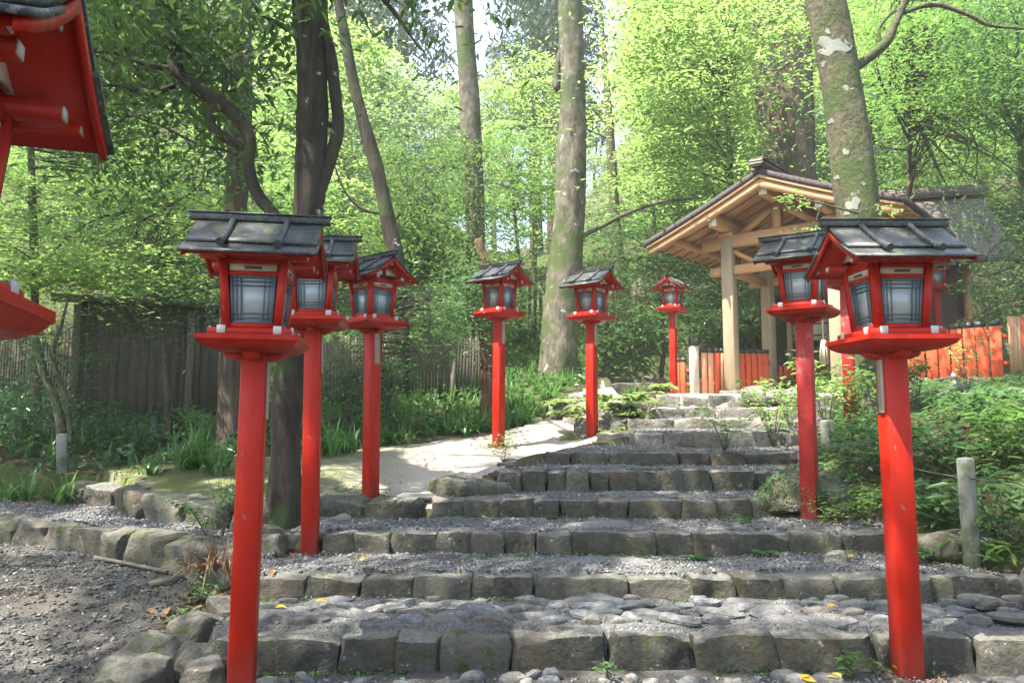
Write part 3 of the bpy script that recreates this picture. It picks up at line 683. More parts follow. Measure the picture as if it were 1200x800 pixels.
# sticks
for k, (pts_, lab) in enumerate([([(110, 665), (150, 672), (195, 680)], 'weathered stick lying on the dark dirt at the left'), ([(175, 690), (215, 684)], 'short pale wood chip beside the stick')]):
    q = [P(u, v, -1.0/tan_el(v)) for u, v in pts_]
    q = [(a.x, a.y, gz(a.x, a.y)+.02) for a in q]
    tag(MB().tube(q, .013+.006*k, 6, noise=.2, seed=k).build('stick', M['oldpost'], smooth=True), lab, 'stick')
q = [(2.25, 3.42), (2.6, 3.36), (3.0, 3.28)]
tag(MB().tube([(a, b, gz(a, b)+.03) for a, b in q], [.02, .03, .02], 7, noise=.2, seed=9).build('tree_root', M['bark_thin'], smooth=True), 'dark exposed root in the dirt at the lower right corner', 'root')
# ------------------------------------------------------------------ lanterns
def roof_z(s):                       # s = 0 ridge .. 1 eave
    return 2.005-.165*(1.28*s-.28*s*s)
HWY, HL = .255, .262
def make_lantern():
    root = empty('post_lantern', (0, 0, 0))
    red = M['red']
    # post with its foot
    MB().box((0, 0, .705), (.102, .102, 1.53)).build('post', red, root, bevel=.004)
    # tray: inverted, curved pan with a collar
    prof = [(.090, 1.439), (.128, 1.441), (.165, 1.451), (.192, 1.467), (.2045, 1.4845), (.2085, 1.485), (.2085, 1.505)]
    mb = MB(); V = []
    for h, z in prof: V += [(-h, -h, z), (h, -h, z), (h, h, z), (-h, h, z)]
    q = [[k*4+j, k*4+(j+1) % 4, k*4+4+(j+1) % 4, k*4+4+j] for k in range(len(prof)-1) for j in range(4)]
    n = len(prof)*4-4; q += [[n, n+1, n+2, n+3], [3, 2, 1, 0]]
    tray = mb.add(V, q).build('tray', red, root, sharp=25)
    for ax in 'xy':
        e = .125; o_ = 0 if ax == 'x' else .0015
        top = [(-e, 1.444-o_), (-.06, 1.444-o_), (.06, 1.444-o_), (e, 1.444-o_)]; bot = [(-e, 1.428+o_), (-.075, 1.408+o_), (.075, 1.408+o_), (e, 1.428+o_)]
        V = []
        for s_ in (-.03, .03):
            for p in top+bot[::-1]: V.append((p[0], s_, p[1]) if ax == 'x' else (s_, p[0], p[1]))
        q = [[i, (i+1) % 8, 8+(i+1) % 8, 8+i] for i in range(8)]
        for i in range(3): q += [[i, 7-i, 6-i, i+1], [8+i, 8+i+1, 8+6-i, 8+7-i]]
        MB().add(V, q).build('bracket_arm', red, root)
    MB().box((0, 0, 1.520), (.335, .335, .030)).build('sill', red, root, bevel=.003)
    # body frame, tapering down
    wt, wb, zt, zb = .142, .120, 1.832, 1.5355
    def hw(z): return wb+(wt-wb)*(z-zb)/(zt-zb)
    mb = MB(); c = .017
    for sx in (-1, 1):
        for sy in (-1, 1):
            pts = []
            for z in (zb, zt):
                h = hw(z)-c
                pts += [(sx*h-c, sy*h-c, z), (sx*h+c, sy*h-c, z), (sx*h+c, sy*h+c, z), (sx*h-c, sy*h+c, z)]
            mb.hexa(pts)
    def ring(z0, z1, t, inset=.003):
        for k in range(4):
            rot = Matrix.Rotation(k*math.pi/2, 3, 'Z'); pts = []
            for z in (z0, z1):
                h = hw(z)-inset; l = hw(z)-2*c-.001
                pts += [(-l, -h, z), (l, -h, z), (l, -h+t, z), (-l, -h+t, z)]
            mb.add([tuple(rot @ Vector(p)) for p in pts], [[0,3,2,1],[4,5,6,7],[0,1,5,4],[1,2,6,5],[2,3,7,6],[3,0,4,7]])
    ring(zb+.001, 1.560, .028); ring(1.762, 1.780, .028); ring(1.812, 1.8318, .028)
    mb.build('body_frame', red, root)
    # vent strips, window screens
    for k in range(4):
        rot = Matrix.Rotation(k*math.pi/2, 4, 'Z')
        def rb(mbx, x0, x1, z0, z1, off, t):
            pts = []
            for z in (z0, z1):
                h = hw(z)-off; f = hw(z)/hw(1.6)
                pts += [(x0*f, -h, z), (x1*f, -h, z), (x1*f, -h+t, z), (x0*f, -h+t, z)]
            mbx.add([tuple(rot.to_3x3() @ Vector(p)) for p in pts], [[0,3,2,1],[4,5,6,7],[0,1,5,4],[1,2,6,5],[2,3,7,6],[3,0,4,7]])
        m1 = MB(); rb(m1, -.087, .087, 1.7815, 1.811, .006, .012); v = m1.build('vent_strip', M['strip'], root)
        m1 = MB(); rb(m1, -.032, .032, 1.790, 1.801, .0035, .006); m1.build('vent_slot', M['slot'], v)
        sc = empty('window_screen', (0, 0, 0)); sc.parent = root
        m1 = MB(); rb(m1, -.0865, .0865, 1.561, 1.7615, .014, .004); m1.build('pane', M['pane'], sc)
        m1 = MB(); W_ = .0865; z0, z1 = 1.5605, 1.7617
        rb(m1, -W_, -W_+.009, z0, z1, .006, .008); rb(m1, W_-.009, W_, z0, z1, .006, .008)
        rb(m1, -W_+.009, W_-.009, z0, z0+.009, .006, .008); rb(m1, -W_+.009, W_-.009, z1-.009, z1, .006, .008)
        for x in (-.064, -.046, .046, .064): rb(m1, x-.0022, x+.0022, z0+.009, z1-.009, .0085, .005)
        for z in (1.584, 1.602, 1.720, 1.738): rb(m1, -W_+.009, W_-.009, z-.0022, z+.0022, .0075, .005)
        m1.build('lattice', M['lattice'], sc)
    for sx in (-1, 1):
        for sy in (-1, 1):
            MB().box((sx*.113, sy*.1665, 1.5275), (.034, .008, .034)).build('joint_cap', M['cap'], root, bevel=.002)
            MB().box((sx*.1665, sy*.113, 1.5275), (.008, .034, .034)).build('joint_cap', M['cap'], root, bevel=.002)
    # beams and purlins with white ends
    for sy in (-1, 1):
        b = MB().box((0, sy*.125, 1.846), (.44, .034, .028)).build('purlin', red, root)
        for sx in (-1, 1): MB().box((sx*.2215, sy*.125, 1.846), (.004, .028, .022)).build('white_end', M['cap'], b)
        b = MB().box((0, sy*.205, 1.848), (.46, .030, .022)).build('purlin', red, root)
        for sx in (-1, 1): MB().box((sx*.2315, sy*.205, 1.848), (.004, .024, .018)).build('white_end', M['cap'], b)
    for sx in (-1, 1):
        b = MB().box((sx*.118, 0, 1.841), (.030, .400, .020)).build('cross_beam', red, root)
        for sy in (-1, 1): MB().box((sx*.118, sy*.2018, 1.841), (.025, .004, .017)).build('white_end', M['cap'], b)
    b = MB().box((0, 0, 1.962), (.47, .034, .040)).build('purlin', red, root)
    for sx in (-1, 1): MB().box((sx*.2365, 0, 1.962), (.004, .026, .032)).build('white_end', M['cap'], b)
    for sx in (-1, 1):                      # pale gable panel
        V = [(sx*.135, -.165, 1.880), (sx*.135, .165, 1.880), (sx*.135, .02, 1.955), (sx*.135, -.02, 1.955)]
        V += [(x-sx*.012, y, z) for x, y, z in V]
        MB().hexa(V).build('gable_panel', M['white'], root)
        MB().box((sx*.139, 0, 1.915), (.016, .030, .072)).build('king_post', red, root)
    # roof: red soffit, black boards in two courses, battens, ridge
    def sheet(mb, s0, s1, lift, th, hl, side, n=6):
        ss = np.linspace(s0, s1, n)
        prof = [(side*s*HWY, roof_z(s)+lift) for s in ss]+[(side*s*HWY, roof_z(s)+lift-th) for s in ss[::-1]]
        if side > 0: prof = prof[::-1]
        mb.extrude(prof, -hl, hl)
    for side in (-1, 1):
        m1 = MB(); sheet(m1, .0, .985, -.003, .016, HL-.010, side); m1.build('soffit', red, root)
        r1 = MB(); sheet(r1, .45, 1.08, .010, .0118, HL+.012, side)
        o = r1.build('lower_roof_board', M['roof'], root)
        r2 = MB(); sheet(r2, .0, .74, .027, .016, HL+.004, side); r2.build('upper_roof_board', M['roof'], root)
        for xb in (-.115, .115):
            ss = np.linspace(.02, 1.02, 9)
            pts = [(xb, side*s*HWY, roof_z(s)+.034+.010*max(0, s-.7)) for s in ss]
            MB().tube(pts, [.0145]*7+[.016, .017], 8).build('batten', M['roof'], root, sharp=50)
        for sx in (-1, 1):                  # bargeboards
            ss = np.linspace(.0, 1.03, 7)
            prof = [(side*s*HWY, roof_z(s)-.0005-.002*(s > 1)) for s in ss]+[(side*s*HWY, roof_z(s)-.030+.006*s) for s in ss[::-1]]
            if side > 0: prof = prof[::-1]
            a, b_ = sorted((sx*(HL-.0095), sx*(HL+.002)))
            MB().extrude(prof, a, b_).build('bargeboard', red, root)
    MB().box((0, 0, 2.040), (.60, .040, .031)).build('ridge_cap', M['roof'], root, bevel=.003)
    MB().box((0, 0, 2.0588), (.61, .050, .006)).build('ridge_lid', M['roof'], root)
    return root
def plaque(root, side, z=1.24, h=.25, w=.046, seed=0, ink_cols=2):
    """wooden name tag nailed to a post face; side is the face normal"""
    ang = {'front': 0, 'right': math.pi/2, 'left': -math.pi/2}[side]
    rot = Matrix.Rotation(ang, 3, 'Z')
    def B(mb, c, d):
        x, y, zz = d[0]/2, d[1]/2, d[2]/2
        pts = [Vector((c[0]+a, c[1]+b, c[2]+e)) for e in (-zz, zz) for a, b in ((-x, -y), (x, -y), (x, y), (-x, y))]
        mb.add([tuple(rot @ p) for p in pts], [[0,3,2,1],[4,5,6,7],[0,1,5,4],[1,2,6,5],[2,3,7,6],[3,0,4,7]])
    off = -.051-.006
    m = MB(); B(m, (0 if side == 'front' else .004, off, z), (w, .011, h)); pl = m.build('name_plaque', M['plaque'], root, bevel=.0015)
    m = MB(); r = np.random.default_rng(seed)
    cols = [0] if ink_cols == 1 else [-.009, .010]
    for cx_ in cols:                         # brushed characters, too small to read
        zz = z+h*.36-r.uniform(0, .01); s = .011 if ink_cols == 1 else .0085
        while zz > z-h*.36:
            for _ in range(2): B(m, (cx_+r.uniform(-.2, .2)*s, off-.0061, zz+r.uniform(-.4, .4)*s), (s*r.uniform(.6, 1), .0006, s*.16))
            B(m, (cx_+r.uniform(-.25, .25)*s, off-.0064, zz), (s*.17, .0006, s*r.uniform(.6, .9)))
            zz -= s*r.uniform(1.35, 1.7)
    m.build('brush_writing', M['ink'], pl)

proto = make_lantern()
LAN = [  # x from pixel at base/post, Y, z base, turn a (deg), label, plaque
 (283, 3.34, -1.16, -8.5, 'large red post lantern at the lower left corner of the steps, nearly facing the viewer', ('right', 1)),
 (1064, 3.52, -1.14, -2, 'large red post lantern nearest on the right, foot by the lowest step', ('left', 2)),
 (363, 4.94, -.868, -6.6, 'red post lantern just behind the big near left one, overlapping it', ('right', 1)),
 (434, 6.28, -.715, 41.6, 'third red lantern on the left, at the mossy path corner', ('right', 2)),
 (584, 8.49, -.335, 39, 'red lantern rising from the middle of the sunlit path bend, left of the big trunk', ('right', 1)),
 (694, 8.86, -.32, 40, 'red lantern in front of the big tree trunk beside the ferny rocks', ('right', 2)),
 (790, 12.9, .35, -56, 'farthest small red lantern at the top of the steps left of the shelter', ('front', 1)),
 (950, 5.42, -.735, 35, 'weathered red lantern on the right, just left of the near right one', None),
 (996, 7.35, -.17, 30, 'red lantern mostly hidden behind the near right one', None),
 (1106, 13.0, .72, 20, 'tiny red lantern behind the right-hand picket fence', None),
]
for i, (u, Y, z, a, lab, pq) in enumerate(LAN):
    o = proto if i == 0 else copy_tree(proto)
    x = (u-600)/F*Y
    # refine x for the pixel column at the base
    vb = {283: 800, 1064: 793, 363: 654, 434: 595, 584: 525, 694: 522, 790: 465, 950: 614}.get(u, 490); x = P(u, vb, Y).x
    o.location = (x, Y, z); o.rotation_euler = (R(.5*math.sin(i*2.3)), R(.6*math.sin(i*1.7+1)) if i != 1 else R(-.45), R(-a))
    tag(o, lab, 'lantern', 'red wooden post lanterns beside the steps')
    LAN[i] = (o, pq)
o = copy_tree(proto); o.location = (-.98, 1.12, -1.312); o.rotation_euler.z = R(17)
tag(o, 'red lantern cut off by the upper left frame corner, closest to the viewer', 'lantern', 'red wooden post lanterns beside the steps')
for i, (o, pq) in enumerate(LAN):
    if pq: plaque(o, pq[0], seed=i, ink_cols=pq[1], z=1.28 if i != 1 else 1.29)
# the weathered one and the hidden one carry faded paint on the post
for i in (7, 8):
    for c in LAN[i][0].children:
        if c.name.startswith('post'):
            c.data = c.data.copy(); c.data.materials[0] = M['red_old']; c['label'] = 'faded scuffed red post'

# ------------------------------------------------------------------ shelter
SL = (3.92, 11.9, .36); ROT = -math.atan2(.663, .749)
sh = empty('gabled_shelter', SL, ROT); tag(sh, 'open wooden shelter with a dark gabled roof at the top of the steps', 'shelter')
HW, LEN = 2.12, 3.1
def shz(s): return 3.61-.87*(1.12*s-.12*s*s)      # top of roof, s 0..1
def shsheet(name, mat, s0, s1, lift, th, y0, y1, parent=sh, th1=None, n=9):
    for side in (-1, 1):
        ss = np.linspace(s0, s1, n); th1_ = th if th1 is None else th1
        prof = [(side*s*HW, shz(s)+lift) for s in ss]+[(side*s*HW, shz(s)+lift-(th+(th1_-th)*(s-s0)/(s1-s0))) for s in ss[::-1]]
        if side < 0: prof = prof[::-1]
        MB().extrude(prof, y0, y1, 'y').build(name, mat, parent)
shsheet('roof_slope', M['shingle'], 0, 1, 0, .10, 0, LEN)
shsheet('roof_boards', M['cypress_y'], 0, .97, -.101, .022, .03, LEN-.03)
shsheet('edge_board', M['cypress_x'], 0, .985, -.102, .055, .012, .029)
shsheet('bargeboard', M['cypress_x'], 0, .965, -.160, .150, .04, .085, th1=.12)
shsheet('rear_bargeboard', M['cypress_x'], 0, .965, -.125, .150, LEN-.085, LEN-.04, th1=.12)
rb = MB().box((0, LEN/2, 3.67), (.22, LEN+.12, .09)).build('ridge_box', M['shingle'], sh, bevel=.02)
MB().box((0, LEN/2, 3.728), (.28, LEN+.18, .026)).build('ridge_lid', M['shingle'], sh, bevel=.01)
MB().box((0, -.075, 3.68), (.24, .04, .13)).build('ridge_end', M['shingle2'], sh, bevel=.02)
for side in (-1, 1):                                   # rafters
    for k in range(9):
        y = .22+k*(LEN-.44)/8
        ss = np.linspace(.03, .955, 6)
        prof = [(side*s*HW, shz(s)-.1235) for s in ss]+[(side*s*HW, shz(s)-.180) for s in ss[::-1]]
        if side < 0: prof = prof[::-1]
        MB().extrude(prof, y-.03, y+.03, 'y').build('rafter', M['cypress_x'], sh)
def pz(x): return shz(abs(x)/HW)-.182
PX, PY = .886, (.72, 2.30)
for sx in (-1, 1):
    for y in PY:
        MB().box((sx*PX, y, (pz(PX)-.30)/2+.06), (.20, .20, pz(PX)-.30-.12)).build('pillar', M['pillar'], sh, bevel=.012)
        MB().box((sx*PX, y, .025), (.34, .34, .17)).build('stone_base', M['rock_pale_lit'], sh, bevel=.02)
        MB().box((sx*PX, y, pz(PX)-.262), (.26, .26, .075)).build('capital', M['cypress'], sh, bevel=.01)
    p = MB().box((sx*PX, LEN/2, pz(PX)-.112), (.15, LEN-.30, .20)).build('purlin', M['cypress_y'], sh, bevel=.006)
    MB().box((sx*PX, .146, pz(PX)-.112), (.135, .006, .185)).build('white_end', M['white'], p)
    p = MB().box((sx*1.62, LEN/2, pz(1.62)-.050), (.10, LEN-.3, .10)).build('purlin', M['cypress_y'], sh)
    p = MB().box((sx*PX, 1.5, 2.16), (.09, 1.36, .15)).build('side_beam', M['cypress_y'], sh)
    for y in PY:
        p = MB().box((sx*1.10, y, 2.16), (.22, .10, .15)).build('beam_nose', M['cypress_x'], sh)
        MB().box((sx*1.213, y, 2.16), (.006, .09, .14)).build('white_end', M['white'], p)
p = MB().box((0, LEN/2, 3.30), (.15, LEN-.30, .20)).build('ridge_purlin', M['cypress_y'], sh, bevel=.006)
MB().box((0, .146, 3.30), (.135, .006, .185)).build('white_end', M['white'], p)
for y in PY:
    MB().box((0, y, 2.655), (2.7, .16, .215)).build('tie_beam', M['cypress_x'], sh, bevel=.01)
    MB().box((0, y, 2.16), (1.56, .10, .15)).build('lower_beam', M['cypress_x'], sh, bevel=.006)
    MB().box((0, y, 2.98), (.13, .13, .43)).build('king_post', M['cypress'], sh)
    for sx in (-1, 1):
        MB().box((sx*.37, y, 2.93), (.72, .08, .11), Matrix.Rotation(sx*.62, 3, 'Y')).build('strut', M['cypress_x'], sh)
        MB().box((sx*.62, y, 2.38), (.62, .07, .07), Matrix.Rotation(-sx*.55, 3, 'Y')).build('knee_brace', M['cypress_x'], sh)
# rope tassel
def W(x, y, z, loc=SL, rot=ROT): return tuple(Matrix.Rotation(rot, 3, 'Z') @ Vector((x, y, z))+Vector(loc))
pt = P(965, 400, 12.5)
e = empty('rope_tassel', pt); tag(e, 'thick straw tassel hanging on a cord inside the shelter', 'tassel')
MB().tube([(0, 0, 0), (0, 0, 1.2)], .016, 6).build('cord', M['rope'], e)
m = MB(); r = np.random.default_rng(1)
for k in range(26):
    a, q_ = r.uniform(0, 6.28), r.uniform(0, .055)
    m.tube([(math.cos(a)*q_*.5, math.sin(a)*q_*.5, .02), (math.cos(a)*q_, math.sin(a)*q_, -.12), (math.cos(a)*q_*1.3, math.sin(a)*q_*1.3, -.34-r.uniform(0, .04))], .014, 5)
m.build('strands', M['rope'], e, smooth=True)

# picket fences
def picket_fence(lab, A, B, h, w, gap, endpost=None, seed=0, lit_pickets=()):
    A = Vector(A); B = Vector(B); d = B-A; L = math.hypot(d.x, d.y); ang = math.atan2(d.y, d.x)
    e = empty('picket_fence', A, ang); tag(e, lab, 'fence')
    r = np.random.default_rng(seed); n = int(L/(w+gap)); sl = d.z/L
    proto_p = None
    for k in range(n):
        x = (k+.5)*(w+gap); hh = h-.10
        p = MB().box((0, 0, hh/2), (w, .028, hh)).build('picket', M['vermil_sunlit'] if k in lit_pickets else M['vermil'], e, bevel=.003)
        p.location = (x, 0, sl*x); p.rotation_euler.y = r.normal(0, .008)
        MB().box((0, 0, hh+.038), (w+.004, .034, .075)).build('black_top', M['roof'], p)
    for z in (.22, h-.26):
        p = MB().box((0, 0, 0), (L, .05, .07)).build('rail', M['vermil'], e)
        p.location = (L/2, .042, z+sl*L/2); p.rotation_euler.y = -math.atan(sl)
    return e
pa, pb = P(822, 463, 12.9), P(905, 460, 13.6); pa.z = .36; pb.z = .40
e = picket_fence('sunlit orange-red picket fence with black tops between lantern and shelter', pa, pb, .84, .105, .035, seed=1, lit_pickets=(0, 1, 3))
q = P(811, 462, 12.8); q.z = .34
ep = MB().box((0, 0, .42), (.13, .10, .84)).build('end_post', M['strip'], e, bevel=.004); ep.location = (-.14, 0, 0)
MB().box((0, 0, .915), (.136, .106, .12)).build('black_top', M['roof'], ep)
pa, pb = P(795, 463, 13.4), P(803, 463, 13.3); pa.z = pb.z = .36
picket_fence('short piece of red pickets right behind the farthest lantern post', (2.86, 13.5, .36), (3.1, 13.3, .36), .72, .09, .02, seed=2)
pa, pb = P(1058, 452, 11.4), P(1188, 448, 10.65); pa.z = .50; pb.z = .54
e = picket_fence('taller red picket fence with black tops above the mossy rock mound at the right', pa, pb, .86, .14, .02, seed=3)
q = P(1184, 448, 10.6)
fe = empty('split_bamboo_gate', (q.x+.05, 10.6, .54), .35); tag(fe, 'pale upright boards of a gate at the right frame edge, joining the red fence', 'gate')
for k in range(6): MB().box((k*.075, 0, .44), (.07, .03, .86+.02*math.sin(k*3))).build('board', M['cypress'] if k < 3 else M['vermil'], fe)
pa, pb = (4.75, 15.2, .5), (5.9, 14.6, .5)
picket_fence('far red railing glimpsed under the shelter between pillar and tassel', pa, pb, .62, .07, .03, seed=4)

# ------------------------------------------------------------------ shrine building behind
hb = empty('shrine_hall', (7.7, 16.2, .80), R(-105)); tag(hb, 'small wooden shrine hall with a curved grey bark roof behind the shelter', 'building')
def hz(s): return 3.85-1.6*(1.35*s-.35*s*s)
for side in (-1, 1):
    ss = np.linspace(0, 1, 9)
    prof = [(side*s*1.75, hz(s)) for s in ss]+[(side*s*1.75, hz(s)-.16) for s in ss[::-1]]
    if side < 0: prof = prof[::-1]
    MB().extrude(prof, -1.3, 2.2, 'y').build('roof', M['shingle2'], hb)
    for y in (-1.33, 2.19):
        prof = [(side*s*1.70, hz(s)-.03) for s in ss]+[(side*s*1.70, hz(s)-.24) for s in ss[::-1]]
        if side < 0: prof = prof[::-1]
        MB().extrude(prof, y-.02, y+.035, 'y').build('bargeboard', M['brownwall'], hb)
MB().box((0, .45, 3.93), (.25, 3.7, .2)).build('ridge', M['shingle2'], hb)
MB().box((0, .5, 1.25), (1.9, 1.9, 2.3)).build('wall', M['brownwall'], hb)
MB().box((0, .3, .12), (2.7, 2.9, .12)).build('veranda', M['cypress_x'], hb)
for sx in (-1, 1):
    for y in (-.95, .0, 1.5): MB().box((sx*1.02, y, 1.2), (.12, .12, 2.4)).build('column', M['cypress'], hb)
for z in (.45, .62, .78):
    MB().box((1.32, .3, z), (.05, 2.9, .05)).build('railing', M['cypress_y'], hb)
    MB().box((.0, 1.72, z), (2.6, .05, .05)).build('railing', M['cypress_y'], hb)
for x in (-1.1, -.4, .3, 1.0, 1.7): MB().box((1.32, x, .5), (.07, .07, .72)).build('railing_post', M['cypress'], hb)
MB().box((.97, .8, 1.3), (.03, .8, 1.5)).build('door', M['oldboard'], hb)
# stall-like dark timber building seen through the shelter
sb = empty('timber_annex', (7.0, 16.6, .5), R(-25)); tag(sb, 'low brown timber stall with white paper panels seen through the shelter', 'building')
MB().box((0, 0, .50), (1.9, 1.2, 1.0)).build('lower_wall', M['brownwall'], sb)
for k in range(3): MB().box((-.85+k*.85, -.62, 1.05), (.11, .09, 2.1)).build('column', M['pillar'], sb)
for k in range(2):
    MB().box((-.43+k*.85, -.58, 1.5), (.72, .03, .70)).build('paper_panel', M['white'], sb)
    for z in (1.25, 1.5, 1.72): MB().box((-.43+k*.85, -.61, z), (.72, .02, .03)).build('bar', M['brownwall'], sb)
MB().box((0, -.1, 2.14), (2.4, 1.9, .10)).build('roof', M['shingle'], sb)

# ------------------------------------------------------------------ old board fences on the left
def board_fence(name, lab, A, B, h, bw, seed, cap=True, gap=.0025, mat='oldboard', posts=True, hvar=.0, zf=None):
    A = Vector(A); B = Vector(B); d = B-A; L = math.hypot(d.x, d.y); e = empty(name, A, math.atan2(d.y, d.x)); tag(e, lab, 'fence')
    r = np.random.default_rng(seed); m = MB(); x = 0
    while x < L:
        w = bw*r.uniform(.85, 1.15); hh = h*(1+r.uniform(-hvar, hvar))
        zz = d.z*x/L
        m.box((x+w/2, r.normal(0, .004 if gap > .01 else .0008), hh/2+zz), (w-gap, .022, hh)); x += w
    m.build('boards', M[mat], e)
    if posts:
        k = 0
        while k*1.35 <= L: MB().box((k*1.35, -.06, h/2-.05), (.09, .09, h)).build('fence_post', M['oldpost'], e); k += 1
    if cap:
        MB().box((L/2-.1, -.03, h+.03), (L+.4, .30, .035), Matrix.Rotation(-.12, 3, 'X')).build('cap_board', M['oldpost'], e)
    return e
A = P(84, 492, 9.8); A.z = -.30; Bq = P(300, 480, 10.9); Bq.z = -.15
board_fence('board_fence', 'dark old board fence with a grey plank cap in the left garden', A, Bq, 1.80, .125, 1)
A2 = P(-60, 470, 11.8); A2.z = -.1; B2 = P(84, 470, 11.6); B2.z = -.1
board_fence('stick_fence', 'rough fence of thin upright sticks at the far left edge', A2, B2, 1.35, .05, 2, cap=False, gap=.018, posts=False, hvar=.15)
A2 = P(330, 480, 11.2); A2.z = -.15; B2 = P(560, 476, 12.8); B2.z = .1
board_fence('brush_fence', 'dark weathered stick fence behind the shrubs left of the path', A2, B2, 1.30, .055, 3, cap=False, gap=.014, posts=True, hvar=.06)
A2 = P(520, 375, 19); B2 = P(748, 365, 20); A2.z = gz(A2.x, 19)-.1; B2.z = gz(B2.x, 20)-.1
board_fence('slat_fence', 'grey slat fence high on the slope behind the big trunk', A2, B2, 1.5, .16, 4, cap=False, gap=.06, posts=True, hvar=.03, mat='oldpost')

# ------------------------------------------------------------------ stakes, ropes, small signs
STK = [(1136, 614, 536, 4.55, .072, 'grey concrete stake among bamboo grass at the right'), (972, 545, 492, 6.5, .085, 'mossy grey stake just right of the weathered lantern post'),
       (213, 540, 506, 7.7, .09, 'small grey stake at the far left among dark leaves'), (180, 523, 487, 9.2, .08, 'thin grey stake in front of the board fence'), ]
STK[2] = (73, 540, 508, 7.6, .09, STK[2][5])
for u, vb, vt, Y, w, lab in STK:
    p = P(u, vb, Y); h = P(u, vt, Y).z-p.z
    o = MB().box((0, 0, h/2-.15), (w, w, h+.3)).build('concrete_stake', M['stake'], bevel=.008); o.location = p; o.rotation_euler = (R(2), R(-3), R(20)); tag(o, lab, 'stake', 'square concrete stakes')
a = P(972, 505, 6.45); b = P(1136, 560, 4.5); c = P(1215, 572, 4.3)
pts = [tuple(a.lerp(b, t)-Vector((0, 0, .28*t*(1-t)))) for t in np.linspace(0, 1, 12)]+[tuple(b.lerp(c, t)) for t in (.5, 1)]
tag(MB().tube(pts, .006, 5).build('rope', M['bark_thin']), 'thin dark rope strung between the two right-hand stakes', 'rope')
p = P(657, 443, 14.3)
e = empty('tree_label_plate', p); tag(e, 'tiny white plate on a stake at the foot of the big trunk', 'sign')
MB().box((0, 0, 0), (.12, .02, .09)).build('plate', M['white'], e); MB().box((0, .02, -.16), (.03, .02, .3)).build('stake', M['oldpost'], e)
p = P(1118, 452, 10.7)
e = empty('small_stone_figure', p); tag(e, 'tiny white stone figure on the ledge below the right fence', 'figurine')
MB().tube([(0, 0, 0), (0, 0, .05), (0, 0, .10), (0, 0, .13)], [.05, .045, .03, .02], 10).build('torso', M['flesh'], e, smooth=True)
MB().tube([(0, 0, .12), (0, 0, .135), (0, 0, .165), (0, 0, .18)], [.012, .028, .028, .010], 10).build('head', M['flesh'], e, smooth=True)
# ------------------------------------------------------------------ sun geometry used for the canopy gaps
SUN = Vector((-.42, -.22, .88)).normalized()

# ------------------------------------------------------------------ trees
def smooth_path(pts, n):
    pts = np.asarray(pts, float); t = np.arange(len(pts)); tt = np.linspace(0, len(pts)-1, n)
    # Catmull-Rom
    out = []
    for s in tt:
        i = min(int(s), len(pts)-2); f = s-i
        p0 = pts[max(i-1, 0)]; p1 = pts[i]; p2 = pts[i+1]; p3 = pts[min(i+2, len(pts)-1)]
        out.append(.5*((2*p1)+(-p0+p2)*f+(2*p0-5*p1+4*p2-p3)*f*f+(-p0+3*p1-3*p2+p3)*f**3))
    return np.array(out)
def limb(mb, pts, radii, sides=10, noise=.05, seed=0, n=None, cap=True):
    n = n or max(8, len(pts)*5)
    q = smooth_path(pts, n); r = np.interp(np.linspace(0, len(radii)-1, n), np.arange(len(radii)), radii)
    mb.tube(q, r, sides, noise=noise, seed=seed, cap=cap); return q
def px_limb(path, Y, wpx):
    """path of (u, v[, Y]); widths in pixels -> points, radii"""
    pts = []; rad = []
    for k, p in enumerate(path):
        y = p[2] if len(p) > 2 else Y
        q = P(p[0], p[1], y); pts.append(tuple(q)); rad.append(wpx[k]/F*y/2)
    return pts, rad
def tree(name, lab, cat, base, group=None):
    e = empty(name, base); tag(e, lab, cat, group); return e
def sub(pts, base): return [tuple(np.array(p)-np.array(base)) for p in pts]

def clump_points(C, rad, n, flat, r):
    """leaf positions round clump centres: discs/sprays, uneven"""
    C = np.asarray(C); k = len(C); per = np.maximum(1, (r.uniform(.4, 1.6, k)*n).astype(int))
    idx = np.repeat(np.arange(k), per); m = len(idx)
    g = r.normal(size=(m, 3)); g[:, :2] *= rad*.6; g[:, 2] *= rad*flat*.6
    ax = r.uniform(0, 2*np.pi, k)[idx]; st = r.uniform(.5, 1.7, k)[idx]
    x = g[:, 0]*np.cos(ax)-g[:, 1]*np.sin(ax)/st; y = g[:, 0]*np.sin(ax)+g[:, 1]*np.cos(ax)/st
    tl = r.normal(0, .25, (k, 2))[idx]
    sc = r.uniform(.5, 1.4, k)[idx]
    x *= sc; y *= sc
    z = g[:, 2]+x*tl[:, 0]+y*tl[:, 1]-.18*(x*x+y*y)/rad
    return C[idx]+np.stack([x, y, z], -1)
def px_clumps(n, boxes, r):
    """clump centres filling slanted boxes seen at (u0,v0,u1,v1,Y0,Y1,weight)"""
    w = np.array([b[6] if len(b) > 6 else (b[2]-b[0])*(b[3]-b[1]) for b in boxes], float); w /= w.sum(); out = []
    for k in r.choice(len(boxes), n, p=w):
        b = boxes[k]; out.append(tuple(P(r.uniform(b[0], b[2]), r.uniform(b[1], b[3]), r.uniform(b[4], b[5]))))
    return np.array(out)
def twigs(mb, C, roots, r, n, rad=.012, sides=4):
    """thin branches from nearest root points to clump centres"""
    roots = np.asarray(roots); sel = r.choice(len(C), min(n, len(C)), replace=False)
    for c in C[sel]:
        d = np.linalg.norm(roots-c, axis=1); p = roots[np.argmin(d+np.abs(roots[:, 2]-c[2])*.5)]
        mid = (p+c)/2+r.normal(0, .06*np.linalg.norm(c-p), 3)+np.array([0, 0, .08*np.linalg.norm(c-p)])
        q = smooth_path([p, mid, c], 8)
        mb.tube(q, np.linspace(rad*1.2+.004*np.linalg.norm(c-p), rad*.3, 8), sides, cap=False)

